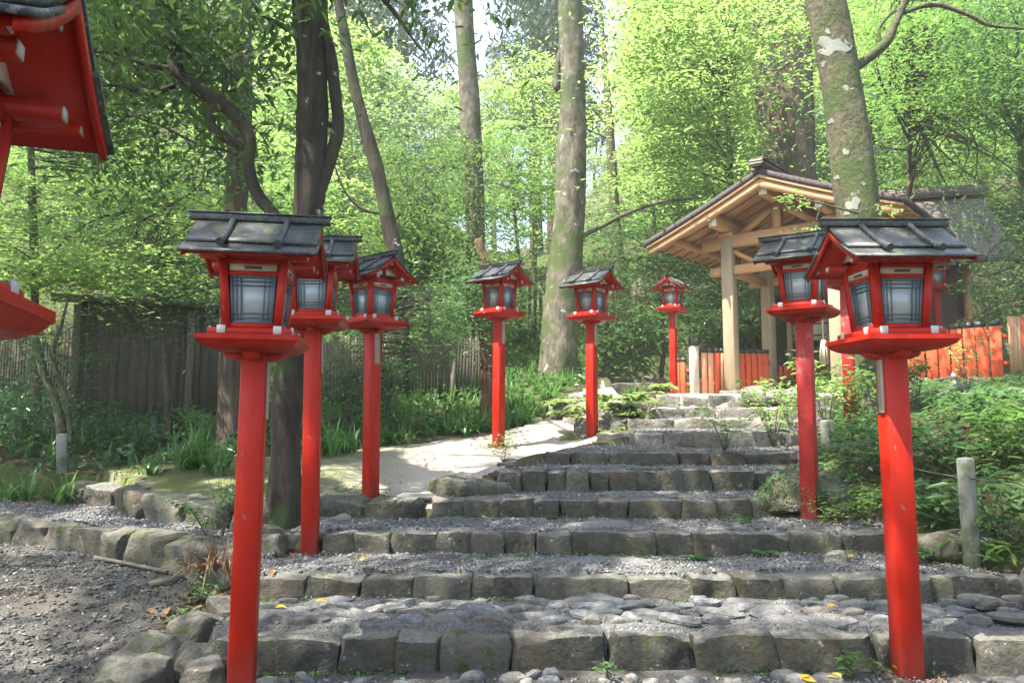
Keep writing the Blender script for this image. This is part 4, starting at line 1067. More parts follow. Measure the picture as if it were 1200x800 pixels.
def px_tree(name, lab, cat, trunk, Y, w, bark, crown=None, limbs=(), sides=16, noise=.05, seed=0, group=None, flare=True, twn=60, twr=.012, extra=()):
    pts, rad = px_limb(trunk, Y, w)
    base = np.array(pts[0]); 
    e = tree(name, lab, cat, tuple(base), group)
    mb = MB()
    if flare:
        pts = [tuple(np.array(pts[0])+np.array([0, 0, -.35]))]+[pts[0]]+pts[1:]; rad = [rad[0]*1.55, rad[0]*1.12]+rad[1:]
    roots = limb(mb, sub(pts, base), rad, sides, noise, seed, n=len(pts)*8)
    mb.build('trunk', M[bark], e, smooth=True)
    allr = [roots]
    for k, (lp, lw) in enumerate(limbs):
        p2, r2 = px_limb(lp, Y, lw); mb = MB(); q = limb(mb, sub(p2, base), r2, 9, .07, seed+k+1, n=len(p2)*6); mb.build('branch', M[bark], e, smooth=True); allr.append(q)
    if crown:
        r = np.random.default_rng(seed+77)
        C = crown['C'](r)-base
        mb = MB(); twigs(mb, C, np.vstack(allr), r, twn, twr); mb.build('twigs', M['bark_thin'], e, smooth=True)
        pp = clump_points(C, crown['rad'], crown['n'], crown.get('flat', .25), r)
        if 'keep' in crown: pp = pp[crown['keep'](pp+base)]
        leaves_obj('crown', pp, crown['leaf'], crown['mat'], e, seed+5, ratio=crown.get('ratio', .45), tilt=crown.get('tilt', .35), droop=crown.get('droop', .25))
    return e

# canopy filter: leaves whose shadow falls on the places the photo shows sunlit are missing
LIT = [(.35, 8.05, 1.4, .95), (-.3, 7.9, .5, .4), (1.4, 9.6, .9, 1.3), (2.6, 10.2, 1.0, 1.2), (3.4, 12.5, 1.6, 2.0), (1.0, 9.9, .8, 1.2), (-.85, 3.95, .42, .18), (.35, 4.35, .25, .08), (-.2, 3.8, .14, .08), (2.6, 8.9, .7, .25), (-4.0, 5.6, .5, .22), (-2.5, 5.3, .5, .10), (-3.3, 6.2, .4, .1), (.2, 5.2, .22, .06), (1.3, 5.15, .2, .05), (-2.3, 6.9, .45, .12), (1.1, 7.2, .6, .16), (2.5, 6.2, .2, .1), (-1.0, 8.35, .7, .10), (.45, 3.7, .2, .05)]
def shade_keep(pw):
    t = (pw[:, 2]+.55)/SUN.z; x = pw[:, 0]-SUN.x*t; y = pw[:, 1]-SUN.y*t
    k = np.ones(len(pw), bool)
    t2 = (pw[:, 2]-.15)/SUN.z; x2 = pw[:, 0]-SUN.x*t2; y2 = pw[:, 1]-SUN.y*t2
    for a, b, ra, rb in LIT:
        k &= ((x-a)/(ra+.05))**2+((y-b)/(rb+.05))**2 > 1
        if b > 8.5: k &= ((x2-a)/(ra+.1))**2+((y2-b)/(rb+.1))**2 > 1
    # lamps of the two path lanterns and the shelter stand in the sun too
    for lx, ly, lz, rr_ in ((-.15, 8.3, 1.6, .34), (.91, 8.75, 1.6, .34), (2.66, 12.7, 1.9, .4), (1.8, 5.15, 1.2, .10)):
        t = (pw[:, 2]-lz)/SUN.z; xx = pw[:, 0]-SUN.x*t; yy = pw[:, 1]-SUN.y*t
        k &= ((xx-lx)**2+(yy-ly)**2) > rr_**2
    g = SN(91, 12, 2, 2)(np.stack([x, y], -1)*1.5)
    k &= g < .62
    return k

def shadow_crown(x0, x1, y0, y1, z0, z1, n):
    def f(r):
        sx = r.uniform(x0, x1, n); sy = r.uniform(y0, y1, n); sz = r.uniform(z0, z1, n)
        return np.stack([sx+SUN.x/SUN.z*(sz+.55), sy+SUN.y/SUN.z*(sz+.55), sz], -1)
    return f
r = np.random.default_rng(0)
# T1: dark tree at the left, with an unseen high canopy added to shade the foreground
def c1(r):
    low = px_clumps(250, [(95, -30, 340, 100, 6.0, 7.8), (95, -30, 190, 60, 4.9, 5.6, 3500), (230, -40, 340, 30, 4.9, 5.6, 1500), (215, 80, 345, 195, 6.3, 7.8, 5500), (100, 90, 190, 235, 5.6, 7.4, 5000), (330, -40, 520, 40, 5, 7, 3000)], r)
    n = 760
    sx = r.uniform(-5.5, 3.6, n); sy = r.uniform(-.6, 7.7, n); sz = r.uniform(6.2, 9.0, n)    # unseen high clumps, set above the spots they shade
    hi = np.stack([sx+SUN.x/SUN.z*(sz+.55), sy+SUN.y/SUN.z*(sz+.55), sz], -1)
    return np.vstack([low, hi])
T1 = px_tree('evergreen_tree', 'dark evergreen tree with a crooked forked limb, rising behind the left lanterns', 'tree',
    [(332, 603), (334, 540), (337, 470), (346, 380), (361, 250), (366, 120), (361, 0), (355, -160), (345, -420), (330, -800)], 5.75, [37, 35, 34, 34, 35, 37, 38, 34, 28, 16], 'bark_dark',
    crown=dict(C=c1, rad=.46, n=66, flat=.6, leaf=.092, mat='lf_dark', ratio=.40, tilt=.45, droop=.5, keep=shade_keep),
    limbs=[([(349, 330), (326, 262), (300, 225), (291, 190), (292, 160), (268, 128), (225, 100), (206, 80), (204, 50), (180, 20), (160, -20)], [15, 15, 14, 14, 17, 16, 15, 16, 12, 10, 8]),
           ([(288, 175), (265, 162), (248, 148), (252, 128), (262, 110), (264, 80)], [11, 11, 12, 11, 8, 6]),
           ([(206, 82), (170, 75), (130, 60), (95, 62)], [9, 8, 6, 4]), ([(205, 100), (175, 110), (140, 100), (105, 102)], [7, 7, 5, 3]),
           ([(371, 235), (386, 190), (396, 150), (393, 110), (386, 60), (378, 20), (376, -40)], [13, 15, 16, 15, 14, 15, 13]),
           ([(388, 148), (372, 135), (362, 128)], [6, 5, 3]), ([(270, 178), (230, 168), (190, 148), (150, 135)], [3, 3, 2.5, 2]),
           ([(345, 38), (320, 25), (300, 10), (285, -20)], [7, 6, 5, 4]), ([(440, -10), (462, 15), (492, 58)], [6, 5, 2])],
    seed=3, twn=170, twr=.008)
# trunks
px_tree('cedar_tree', 'straight ribbed cedar trunk behind the big left lantern', 'tree', [(270, 520), (268, 470), (272, 380), (276, 260), (281, 150), (284, 0), (286, -260)], 8.6, [28, 26, 27, 27, 26, 24, 20], 'bark_cedar', crown=dict(C=shadow_crown(-9, -1.2, 6.5, 13.5, 8.5, 12, 420), rad=.7, n=44, flat=.5, leaf=.17, mat='lf_mid', keep=shade_keep), seed=11, twn=60)  # crown is out of view, added to shade the left garden
px_tree('leaning_tree', 'leaning mossy trunk with dark shrubs round it, right of the forked tree', 'tree', [(468, 500), (470, 400), (466, 310), (456, 265), (446, 215), (432, 165), (415, 100), (400, 20), (380, -80)], 12.0, [22, 20, 19, 18, 17, 16, 14, 12, 9], 'bark_dark',
        limbs=[([(450, 250), (425, 245), (405, 225), (392, 195)], [5, 4, 3, 2])], seed=13)
px_tree('slim_pale_tree', 'slim straight pale trunk left of the biggest trunk', 'tree', [(560, 440), (558, 340), (556, 240), (551, 130), (543, 0), (535, -200)], 16, [26, 24, 23, 24, 24, 20], 'bark_grey', seed=17)
px_tree('great_tree', 'biggest lichen-mottled trunk standing in the centre behind the path', 'tree', [(654, 442), (656, 400), (662, 330), (667, 250), (670, 170), (671, 90), (668, 0), (664, -200)], 14.6, [46, 45, 42, 38, 34, 31, 28, 23], 'bark_grey',
        limbs=[([(672, 282), (700, 268), (735, 250), (775, 237), (822, 232)], [6, 5.5, 5, 4, 2]), ([(660, 60), (655, 70), (652, 100), (656, 106)], [10, 9, 10, 5])], seed=19, sides=22, noise=.045)
px_tree('red_trunk_tree', 'short red-brown trunk wrapped in foliage behind the path-bend lantern', 'tree', [(578, 508), (577, 470), (574, 420), (572, 385), (574, 330), (560, 280)], 11, [34, 27, 24, 22, 15, 8], 'bark_red',
        crown=dict(C=lambda r: px_clumps(110, [(505, 325, 600, 395, 10.3, 11.2), (525, 300, 585, 340, 10.4, 11.2)], r), rad=.27, n=26, flat=.5, leaf=.062, mat='lf_mid', ratio=.4), seed=23, twn=60, twr=.006)
px_tree('thin_forked_tree', 'thin bare-branched tree behind the centre, right of the great trunk', 'tree', [(733, 380), (724, 290), (718, 210), (713, 130), (708, 60), (700, -20)], 20, [15, 13, 12, 9, 6, 4], 'bark_olive',
        limbs=[([(719, 150), (705, 138), (690, 122)], [6, 5, 3]), ([(718, 148), (728, 135), (738, 120)], [4, 3, 2]), ([(712, 75), (700, 62), (688, 55)], [4, 3, 2]), ([(716, 165), (680, 150), (620, 150)], [3, 2.5, 1])], seed=29)
px_tree('cedar_tree', 'thick cedar trunk right behind the shelter ridge, hung with leaves', 'tree', [(935, 420), (925, 260), (920, 160), (908, 60), (893, -20), (880, -200)], 18.5, [80, 66, 62, 58, 52, 44], 'bark_cedar', seed=31, sides=20)
px_tree('cedar_tree', 'dark cedar trunk beside the thick one, right of the shelter ridge', 'tree', [(955, 420), (948, 260), (944, 120), (940, -100)], 21, [26, 20, 18, 16], 'bark_dark', seed=33)
T8 = px_tree('lichen_tree', 'olive trunk spotted with white lichen in front of the shelter roof', 'tree', [(1030, 505), (1026, 440), (1020, 350), (1006, 245), (992, 140), (979, 60), (963, -20), (940, -160), (900, -460)], 7.9, [50, 46, 46, 49, 47, 46, 44, 38, 26], 'bark_olive',
        limbs=[([(1001, 80), (1018, 68), (1038, 50), (1048, 30), (1058, 8), (1070, -30)], [13, 12, 12, 10, 9, 6]), ([(1052, 18), (1080, 8), (1100, 6), (1135, 18), (1160, 30), (1205, 34)], [6, 6, 6, 5, 4, 3]), ([(1032, 55), (1030, 35), (1040, 20), (1050, 12)], [5, 4, 4, 3])], seed=37, sides=20, noise=.03)
# white lichen patches on that trunk: thin crusts following the bark
def lichen(tr, u, v, Y, w, h, seed):
    """a thin crust laid on the bark: rays towards the trunk find where its surface really is"""
    trunk = [c for c in tr.children if c.name.startswith('trunk')][0]
    base = Vector(tr.location); r = np.random.default_rng(seed); ring = []
    def hit(uu, vv):
        t = P(uu, vv, Y).normalized(); ok, loc, nor, _ = trunk.ray_cast(-base, t); return (loc+nor*.004) if ok else None
    c0 = hit(u, v); n = 22; K = 3; V = [c0]; ph = r.uniform(0, 6.28, 4)
    for k in range(1, K+1):
        for i in range(n):
            a = 2*math.pi*i/n; q = k/K*(1+.22*math.sin(2*a+ph[0])+.18*math.sin(3*a+ph[1])+.12*math.sin(5*a+ph[2])+r.uniform(-.1, .1)*(k == K))
            p = hit(u+math.cos(a)*w*q/2, v+math.sin(a)*h*q/2)
            V.append(p if p is not None else c0)
    T = [[0, 1+i, 1+(i+1) % n] for i in range(n)]; Q_ = [[1+k*n+i, 1+(k+1)*n+i, 1+(k+1)*n+(i+1) % n, 1+k*n+(i+1) % n] for k in range(K-1) for i in range(n)]
    m = MB().add([tuple(p) for p in V], Q_, T).mesh('lichen_patch', M['lichen'], smooth=True); link('lichen_patch', m, tr)
bpy.context.view_layer.update()
for k, (u, v, w, h) in enumerate([(974, 54, 36, 24), (970, 37, 6, 6), (991, 178, 7, 8), (1000, 239, 15, 15), (993, 249, 6, 7), (974, 142, 7, 6), (1012, 215, 5, 4), (965, 75, 5, 6), (981, 208, 6, 5)]):
    lichen(T8, u, v, 7.9, w, h, 700+k)

# generic crown-only fill trees with thin trunks -----------------------------------------
px_tree('maple_tree', 'bright layered maple spreading over the board fence at the left', 'tree', [(43, 470), (42, 400), (40, 300), (37, 200), (33, 100), (30, 0)], 9.2, [9, 9, 9, 8, 7, 5], 'bark_olive',
        crown=dict(C=lambda r: px_clumps(150, [(-60, 185, 250, 300, 8.2, 10.5), (-60, 290, 190, 335, 8.0, 9.2, 22000), (100, 120, 330, 260, 9.5, 12, 18000)], r), rad=.60, n=125, flat=.05, leaf=.070, mat='lf_bright', ratio=.42, tilt=.2, droop=.08), seed=41, twn=150, twr=.005,
        limbs=[([(40, 320), (90, 270), (140, 250), (190, 262)], [4, 3, 2.5, 1.5]), ([(160, 262), (200, 240), (235, 215), (240, 180)], [3, 3, 2, 1])])
px_tree('shade_tree', 'darker small tree in front of the board fence with drooping sprays', 'tree', [(198, 505), (195, 440), (190, 380), (182, 330), (190, 290)], 9.0, [6, 6, 5, 4, 3], 'bark_thin',
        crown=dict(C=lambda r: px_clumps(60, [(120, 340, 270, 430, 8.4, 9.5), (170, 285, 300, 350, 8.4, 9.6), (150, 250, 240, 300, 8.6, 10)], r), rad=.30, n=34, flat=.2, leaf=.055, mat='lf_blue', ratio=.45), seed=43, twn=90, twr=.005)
px_tree('crooked_shrub_tree', 'pair of crooked pale stems at the left edge under the board fence', 'tree', [(72, 520), (68, 480), (52, 440), (42, 400), (28, 360), (5, 330)], 8.2, [10, 9, 9, 9, 8, 7], 'bark_olive', seed=47,
        limbs=[([(84, 520), (78, 470), (62, 420), (72, 380), (80, 350)], [6, 6, 6, 4, 2])],
        crown=dict(C=lambda r: px_clumps(60, [(0, 380, 110, 470, 7.9, 8.8)], r), rad=.25, n=24, flat=.2, leaf=.05, mat='lf_blue', ratio=.45), twn=30, twr=.004)
px_tree('maple_tree', 'tall bright green maple left of the shelter roof, at the top of the picture', 'tree', [(862, 470), (860, 330), (856, 200), (850, 80), (846, -60)], 17, [9, 8, 7, 6, 5], 'bark_olive',
        crown=dict(C=lambda r: px_clumps(150, [(745, -40, 872, 130, 13, 18), (745, 120, 865, 215, 14, 17), (860, -40, 960, 50, 13, 16, 4000)], r), rad=.95, n=125, flat=.045, leaf=.125, mat='lf_bright', ratio=.42, tilt=.25, droop=.1), seed=53, twn=140, twr=.007)
px_tree('maple_tree', 'bright green maple filling the upper right behind the lichen-spotted trunk', 'tree', [(1062, 440), (1064, 330), (1066, 200), (1062, 80), (1058, -40)], 13, [8, 7, 6, 5, 4], 'bark_olive',
        crown=dict(C=lambda r: px_clumps(170, [(1010, -40, 1240, 150, 9.5, 14), (1040, 120, 1240, 250, 17, 20), (985, -40, 1060, 200, 14, 17, 7000)], r), rad=.75, n=125, flat=.05, leaf=.095, mat='lf_maple', ratio=.42, tilt=.25, droop=.1), seed=59, twn=170, twr=.006)
px_tree('broadleaf_tree', 'mid green tree overhanging the shrine hall at the right edge', 'tree', [(1225, 470), (1215, 380), (1205, 280), (1195, 160), (1190, 40)], 11, [10, 9, 8, 7, 5], 'bark_thin',
        crown=dict(C=lambda r: px_clumps(260, [(1130, -20, 1260, 150, 8.5, 12), (1130, 310, 1260, 385, 12.5, 14, 10000), (1185, 150, 1260, 320, 9, 12, 6000), (1115, 225, 1190, 310, 9.5, 11.5, 1800)], r), rad=.42, n=46, flat=.3, leaf=.075, mat='lf_mid', ratio=.4, tilt=.4), seed=61, twn=110, twr=.006)
px_tree('evergreen_shrub', 'dense dark evergreen bush between leaning trunk and slim pale trunk', 'bush', [(498, 470), (500, 380), (500, 300), (498, 230)], 15.5, [10, 9, 7, 5], 'bark_thin',
        crown=dict(C=lambda r: px_clumps(240, [(445, 160, 560, 330, 14.5, 16.5), (430, 250, 520, 330, 14, 16)], r), rad=.42, n=60, flat=.6, leaf=.09, mat='lf_dark', ratio=.45), seed=67, twn=30)
px_tree('leafy_shrub', 'leafy shrub with pale upper leaves behind the third left lantern', 'bush', [(452, 540), (455, 470), (445, 400), (460, 350)], 9.4, [7, 6, 5, 3], 'bark_thin',
        crown=dict(C=lambda r: px_clumps(170, [(395, 325, 560, 420, 8.9, 10.2), (410, 415, 500, 470, 8.9, 9.8, 3500)], r), rad=.24, n=28, flat=.25, leaf=.055, mat='lf_mid', ratio=.42), seed=71, twn=110, twr=.005)
px_tree('leafy_shrub', 'low dark shrub in shadow under the brush fence', 'bush', [(415, 530), (412, 490), (405, 450)], 9.2, [6, 5, 3], 'bark_thin',
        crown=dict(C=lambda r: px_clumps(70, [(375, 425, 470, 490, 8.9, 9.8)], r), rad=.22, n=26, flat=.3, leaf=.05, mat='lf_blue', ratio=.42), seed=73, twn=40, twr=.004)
px_tree('understory_tree', 'loose light understory tree right of the great trunk', 'tree', [(775, 440), (778, 380), (770, 300), (765, 240)], 17, [5, 5, 4, 3], 'bark_thin',
        crown=dict(C=lambda r: px_clumps(150, [(690, 230, 850, 400, 15.5, 18.5), (700, 360, 800, 430, 14.6, 16.5)], r), rad=.6, n=70, flat=.07, leaf=.10, mat='lf_mid', ratio=.42, tilt=.25), seed=79, twn=90, twr=.006)
px_tree('understory_tree', 'loose light understory tree between slim trunk and great trunk', 'tree', [(606, 430), (610, 340), (604, 260), (600, 200)], 19, [5, 5, 4, 3], 'bark_thin',
        crown=dict(C=lambda r: px_clumps(150, [(500, 210, 660, 400, 17, 20), (570, 150, 660, 260, 18, 21)], r), rad=.7, n=80, flat=.06, leaf=.12, mat='lf_maple', ratio=.42, tilt=.25), seed=83, twn=90, twr=.007)
px_tree('understory_tree', 'leafy understory behind the board fence in the left middle distance', 'tree', [(150, 440), (152, 330), (160, 240), (165, 160)], 14, [9, 8, 6, 4], 'bark_olive',
        crown=dict(C=lambda r: px_clumps(170, [(-40, 150, 330, 350, 12.5, 17), (300, 200, 440, 340, 13, 16)], r), rad=.7, n=85, flat=.07, leaf=.10, mat='lf_maple', ratio=.42, tilt=.25), seed=89, twn=90, twr=.007)
px_tree('shade_bush', 'dark leafy bank behind the shelter pillars', 'bush', [(880, 470), (882, 420), (880, 380)], 19, [8, 7, 5], 'bark_thin',
        crown=dict(C=lambda r: px_clumps(190, [(800, 320, 960, 440, 17.5, 20)], r), rad=.5, n=44, flat=.5, leaf=.10, mat='lf_mid', ratio=.42), seed=97, twn=20)
# fresh green sprig hanging in front of the shelter beams
px_tree('bright_sprig', 'fresh green sprig in front of the shelter beams, left of the lichen-spotted trunk', 'plant', [(1006, 250), (960, 238), (925, 232), (903, 238)], 7.2, [3, 2, 2, 1], 'bark_thin', flare=False, noise=0,
        crown=dict(C=lambda r: px_clumps(16, [(900, 228, 950, 246, 7.1, 7.3), (925, 262, 960, 272, 7.1, 7.3, 300), (1030, 238, 1060, 250, 7.2, 7.4, 300)], r), rad=.07, n=9, flat=.3, leaf=.05, mat='lf_bright', ratio=.4), seed=101, twn=16, twr=.003)

# ------------------------------------------------------------------ forest on the hillside: a few kinds, copied
def proto_forest(kind, seed):
    r = np.random.default_rng(seed)
    e = empty('forest_tree', (0, 0, 0)); mb = MB()
    if kind == 'cedar':
        H = 24; limb(mb, [(0, 0, -1), (.1, 0, 6), (0, .1, 14), (0, 0, H)], [.34, .28, .2, .04], 9, .05, seed); mb.build('trunk', M['bark_cedar'], e, smooth=True)
        z = r.uniform(6, H, 300); rr_ = (H-z)/(H-6)*2.3+.35; a = r.uniform(0, 6.28, 300); q = rr_*np.sqrt(r.random(300))
        C = np.stack([np.cos(a)*q, np.sin(a)*q, z-q*.25], -1)
        pp = clump_points(C, .65, 20, .5, r); leaves_obj('crown', pp, .36, 'lf_cedar', e, seed, ratio=.35, tilt=.5, droop=.8)
    else:
        H = 11 if kind == 'maple' else 9
        q = limb(mb, [(0, 0, -1), (.2, .1, 2), (-.1, .2, 5), (.2, 0, H*.9)], [.16, .13, .09, .03], 8, .06, seed)
        K = 105; a = r.uniform(0, 6.28, K); u = r.random(K); z = H*(.22+.78*u); R_ = (2.9 if kind == 'maple' else 2.6)*np.sqrt(np.clip(1-((u-.45)/.6)**2, .05, 1)); qd = R_*np.sqrt(r.random(K))
        C = np.stack([np.cos(a)*qd, np.sin(a)*qd, z], -1)
        twigs(mb, C, q, r, 60, .012); mb.build('trunk', M['bark_olive'], e, smooth=True)
        pp = clump_points(C, 1.1, 84, .07 if kind == 'maple' else .16, r)
        leaves_obj('crown', pp, .22, {'maple': 'lf_bright', 'broad': 'lf_far', 'mid': 'lf_maple'}[kind], e, seed, ratio=.45, tilt=.3, droop=.15)
    return e
protos = {k: proto_forest(k, s) for k, s in (('cedar', 201), ('maple', 202), ('broad', 203), ('mid', 204))}
FG = {'cedar': ('tall narrow dark-needled conifer on the hazy hillside', 'conifers on the wooded hillside'),
      'maple': ('light yellow-green layered maple on the wooded hillside', 'light maples on the wooded hillside'),
      'broad': ('pale rounded broadleaf tree on the hazy hillside', 'pale broadleaf trees on the wooded hillside'),
      'mid': ('mid-green leafy tree on the wooded hillside', 'mid-green trees on the wooded hillside')}
used = set(); r = np.random.default_rng(8)
def forest(kind, x, y, s):
    o = protos[kind] if kind not in used else copy_tree(protos[kind]); used.add(kind)
    o.location = (x, y, gz(x, y)); o.rotation_euler.z = r.uniform(0, 6.28); o.scale = (s, s, s*r.uniform(.9, 1.15))
    tag(o, FG[kind][0], 'tree', FG[kind][1])
for Y in (23, 27, 33, 41, 52, 68, 90):
    half = Y*.74; n = int(11+Y*.05)
    for k in range(n):
        x = -half+(k+.5+r.uniform(-.35, .35))*2*half/n; y = Y+r.uniform(-2, 2)
        if Y < 30:
            kind = r.choice(['maple', 'broad', 'mid'], p=[.5, .2, .3]); s = r.uniform(.65, 1.0)
            if -3 < x < 6 and r.random() < .3: continue
        else:
            kind = r.choice(['maple', 'broad', 'mid', 'cedar'], p=[.25, .35, .12, .28]); s = r.uniform(.8, 1.25)*(1 if kind != 'cedar' else .9)
        if Y > 40: s *= 1.15
        if Y > 24 and -.16 < x/y < .17 and r.random() < .45: continue
        forest(kind, x, y, s)

# ------------------------------------------------------------------ ground cover
def blades(Pt, nper, L, W, r, arch=.9, segs=4):
    n = len(Pt)*nper; base = np.repeat(Pt, nper, axis=0)+np.concatenate([r.normal(0, .02, (n, 2)), np.zeros((n, 1))], 1)
    a = r.uniform(0, 6.28, n); ln = L*r.uniform(.6, 1.25, n); lean = r.uniform(.15, 1., n)*arch
    d = np.stack([np.cos(a), np.sin(a)], -1); sd_ = np.stack([-d[:, 1], d[:, 0], np.zeros(n)], -1)
    V = []
    for k in range(segs+1):
        t = k/segs; out = ln*lean*t**1.4*.85; up = ln*(t*(1-.15*lean)-lean*.75*t**2.4)
        c = base+np.stack([d[:, 0]*out, d[:, 1]*out, up], -1); w = W*(1-t**2.2)*(.6+.8*t*(1-t)*2)*.5+.0008
        V.append(c-sd_*w[:, None] if not np.isscalar(w) else c-sd_*w); V.append(c+sd_*w)
    V = np.stack(V, 1).reshape(-1, 3); m = 2*(segs+1); b = (np.arange(n)*m)[:, None]
    Q = np.concatenate([b+np.array([[2*k, 2*k+1, 2*k+3, 2*k+2]]) for k in range(segs)], 0)
    return V, Q
def scatter(n, x0, x1, y0, y1, r, cond):
    x = r.uniform(x0, x1, n); y = r.uniform(y0, y1, n); k = cond(x, y); return x[k], y[k]
r = np.random.default_rng(31)
def back_garden(x, y): return ~inpoly(x, y, PATH_W) & ~((x > 2.2) & (x < 5.0) & (y < 16.5)) & (y > np.interp(x, [-6, -4, -2.5, -1.3, 0, .6, 1], [7.6, 7.9, 8.3, 8.75, 9.9, 11.2, 12.6])) & ~((x > .6) & (x < 2.3) & (y < 12.6)) & ~((x > 1.4) & (x < 3.3) & (y < 15.4))
PATH_W = PATH*1.0
x, y = scatter(5200, -8, 9, 8, 22, r, back_garden)
V_, Q_ = blades(on_ground(x, y), 8, .34, .030, r, 1.1, 3)
tag(link('ground_cover', mesh_from('ground_cover', V_, Q_, M['grass'])), 'strappy green ground cover over the slope behind the path', kind='stuff')
x, y = scatter(26000, -10, 10, 7.6, 26, r, back_garden)
tag(leaves_obj('ivy', on_ground(x, y, .05+.0*x)+np.stack([0*x, 0*x, r.uniform(0, .22, len(x))], -1), .085, 'ivy', seed=5, ratio=.6, tilt=.5), 'low leafy ground plants on the shaded slope', kind='stuff')
x, y = scatter(9000, -9, -1.9, 6.3, 12, r, lambda x, y: y > np.interp(x, [-9, -5, -3.8, -2.6, -1.9], [7.2, 7.3, 7.4, 8.1, 8.4]))
cl = SN(55, 10, 2, 2)(np.stack([x, y], -1)*1.6)
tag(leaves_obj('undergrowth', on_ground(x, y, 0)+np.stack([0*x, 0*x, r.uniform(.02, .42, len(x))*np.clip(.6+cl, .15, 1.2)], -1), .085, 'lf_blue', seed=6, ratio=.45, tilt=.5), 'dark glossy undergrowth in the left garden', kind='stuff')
def rightbank(x, y): 
    xr_ = np.interp(y, RYS, XR); return (x > xr_+.12) & ~((x > 1.5) & (x < 2.6) & (y < 4.6)) & (y < 10.6)
x, y = scatter(36000, 2.2, 8, 4.2, 10.6, r, rightbank)
cl = SN(57, 10, 2, 2)(np.stack([x, y], -1)*1.8); k = cl > -.55; x, y, cl = x[k], y[k], cl[k]
tag(leaves_obj('bank_plants', on_ground(x, y, 0)+np.stack([0*x, 0*x, r.uniform(.02, .42, len(x))*np.clip(.45+cl, .12, 1.)*np.interp(y, [5.3, 7.2], [1, .3])], -1), r.uniform(.035, .075, len(x)), 'lf_mid', seed=7, ratio=.5, tilt=.4), 'mixed small-leaved plants on the right bank', kind='stuff')
# moss cushions: fine leaves over mossy mounds and kerb tops
def moss(name, lab, cx, cy, cz, rx, ry, rz, n, seed, mat='lf_mid', s=.03):
    r = np.random.default_rng(seed); d = r.normal(size=(n, 3)); d /= np.linalg.norm(d, axis=1)[:, None]; d[:, 2] = np.abs(d[:, 2])
    p = d*np.array([rx, ry, rz])*r.uniform(.97, 1.06, (n, 1)); o = leaves_obj(name, p, s, mat, seed=seed, ratio=.6, tilt=.6); o.location = (cx, cy, cz); tag(o, lab, kind='stuff'); return o
moss('moss', 'mossy cover on the rock mound under the right fence', 5.0, 9.0, -.04, 1.02, .58, .40, 5200, 1)
moss('moss', 'mossy cover on the mound at the right frame edge', 6.2, 9.1, -.04, .85, .58, .40, 4000, 2)
moss('creeper', 'small-leaved creeper over the boulder right of the fourth step', 2.2, 5.62, -.60, .40, .30, .27, 1700, 3, s=.022)

# ------------------------------------------------------------------ individual plants
def strap_plant(u, v, Y, n, L, W_, lab, seed, mat='grass', arch=1.1, grp='strap-leaved clumps along the path'):
    p = P(u, v, Y); r = np.random.default_rng(seed); z = gz(p.x, Y)
    k = max(1, n//9); q = np.concatenate([r.normal(0, .035+.0004*n, (k, 2)), np.zeros((k, 1))], 1)
    V_, Q_ = blades(q, 9, L, W_, r, arch, 5)
    o = link('strap_leaf_plant', mesh_from('strap_leaf_plant', V_, Q_, M[mat]), None, (p.x, Y, z)); tag(o, lab, 'plant', grp); return o
SP = [(228, 560, 7.35, 130, .50, 'big arching clump of strap leaves left of the near left post'), (262, 556, 7.2, 70, .42, 'strap-leaf clump right behind the near left post'), (390, 535, 8.0, 110, .46, 'bright strap-leaf clump right of the second left post'), (405, 520, 8.5, 70, .40, 'strap-leaf clump behind the bright one beside the second left post'),
      (178, 568, 7.1, 30, .32, 'small flat strap-leaf tuft on the left slab edge'), (70, 583, 7.0, 45, .34, 'spiky strap-leaf tuft at the lower left garden edge'), (20, 590, 7.2, 60, .40, 'dark strap-leaf clump at the far left frame edge'),
      (470, 512, 9.3, 60, .36, 'strap-leaf clump at the path edge below the leafy shrub'), (505, 508, 9.6, 60, .34, 'strap-leaf clump at the path edge, between shrub and path-bend lantern'), (540, 510, 9.7, 80, .40, 'pale drooping strap-leaf clump just left of the path-bend lantern'), (560, 505, 9.8, 60, .38, 'pale strap-leaf clump touching the path-bend lantern post from the left'),
      (612, 500, 10.2, 80, .44, 'drooping strap-leaf clump right of the path-bend lantern'), (628, 488, 10.8, 70, .42, 'upright strap-leaf clump under the great trunk'), (602, 480, 11.4, 70, .46, 'tall strap-leaf clump between red-brown trunk and great trunk'), (645, 470, 12.2, 60, .42, 'strap-leaf clump at the path side below the great trunk'),
      (745, 470, 13.5, 60, .4, 'strap-leaf clump beside the far grey steps')]
for k, (u, v, Y, n, L, lab) in enumerate(SP): strap_plant(u, v, Y, n, L, .026, lab, 300+k)
def fern(u, v, Y, nf, L, lab, seed, mat='fern', z=None, name='fern', grp='ferns among the rocks'):
    p = P(u, v, Y); r = np.random.default_rng(seed); z = gz(p.x, Y) if z is None else z
    Pt = []; D = []; S = []
    for _ in range(nf):
        a = r.uniform(0, 6.28); ln = L*r.uniform(.7, 1.2); lean = r.uniform(.5, 1.1)
        d = np.array([math.cos(a), math.sin(a), 0]); sd_ = np.array([-d[1], d[0], 0])
        for t in np.linspace(.12, 1, 15):
            c = d*ln*t*lean*.9+np.array([0, 0, ln*(.75*t-.75*t*t*lean)])
            for s_ in (-1, 1):
                Pt.append(c); D.append(sd_*s_+d*.45+np.array([0, 0, -.15])); S.append(ln*.30*math.sin(min(1, t*1.05)*math.pi*.86+.25)+.006)
    V_, T_ = leaf_arrays(np.array(Pt), np.array(S), r, ratio=.32, tilt=.15, dirs=np.array(D)*4)
    o = link(name, mesh_from(name, V_, T_, M[mat]), None, (p.x, Y, z)); tag(o, lab, 'fern', grp); return o
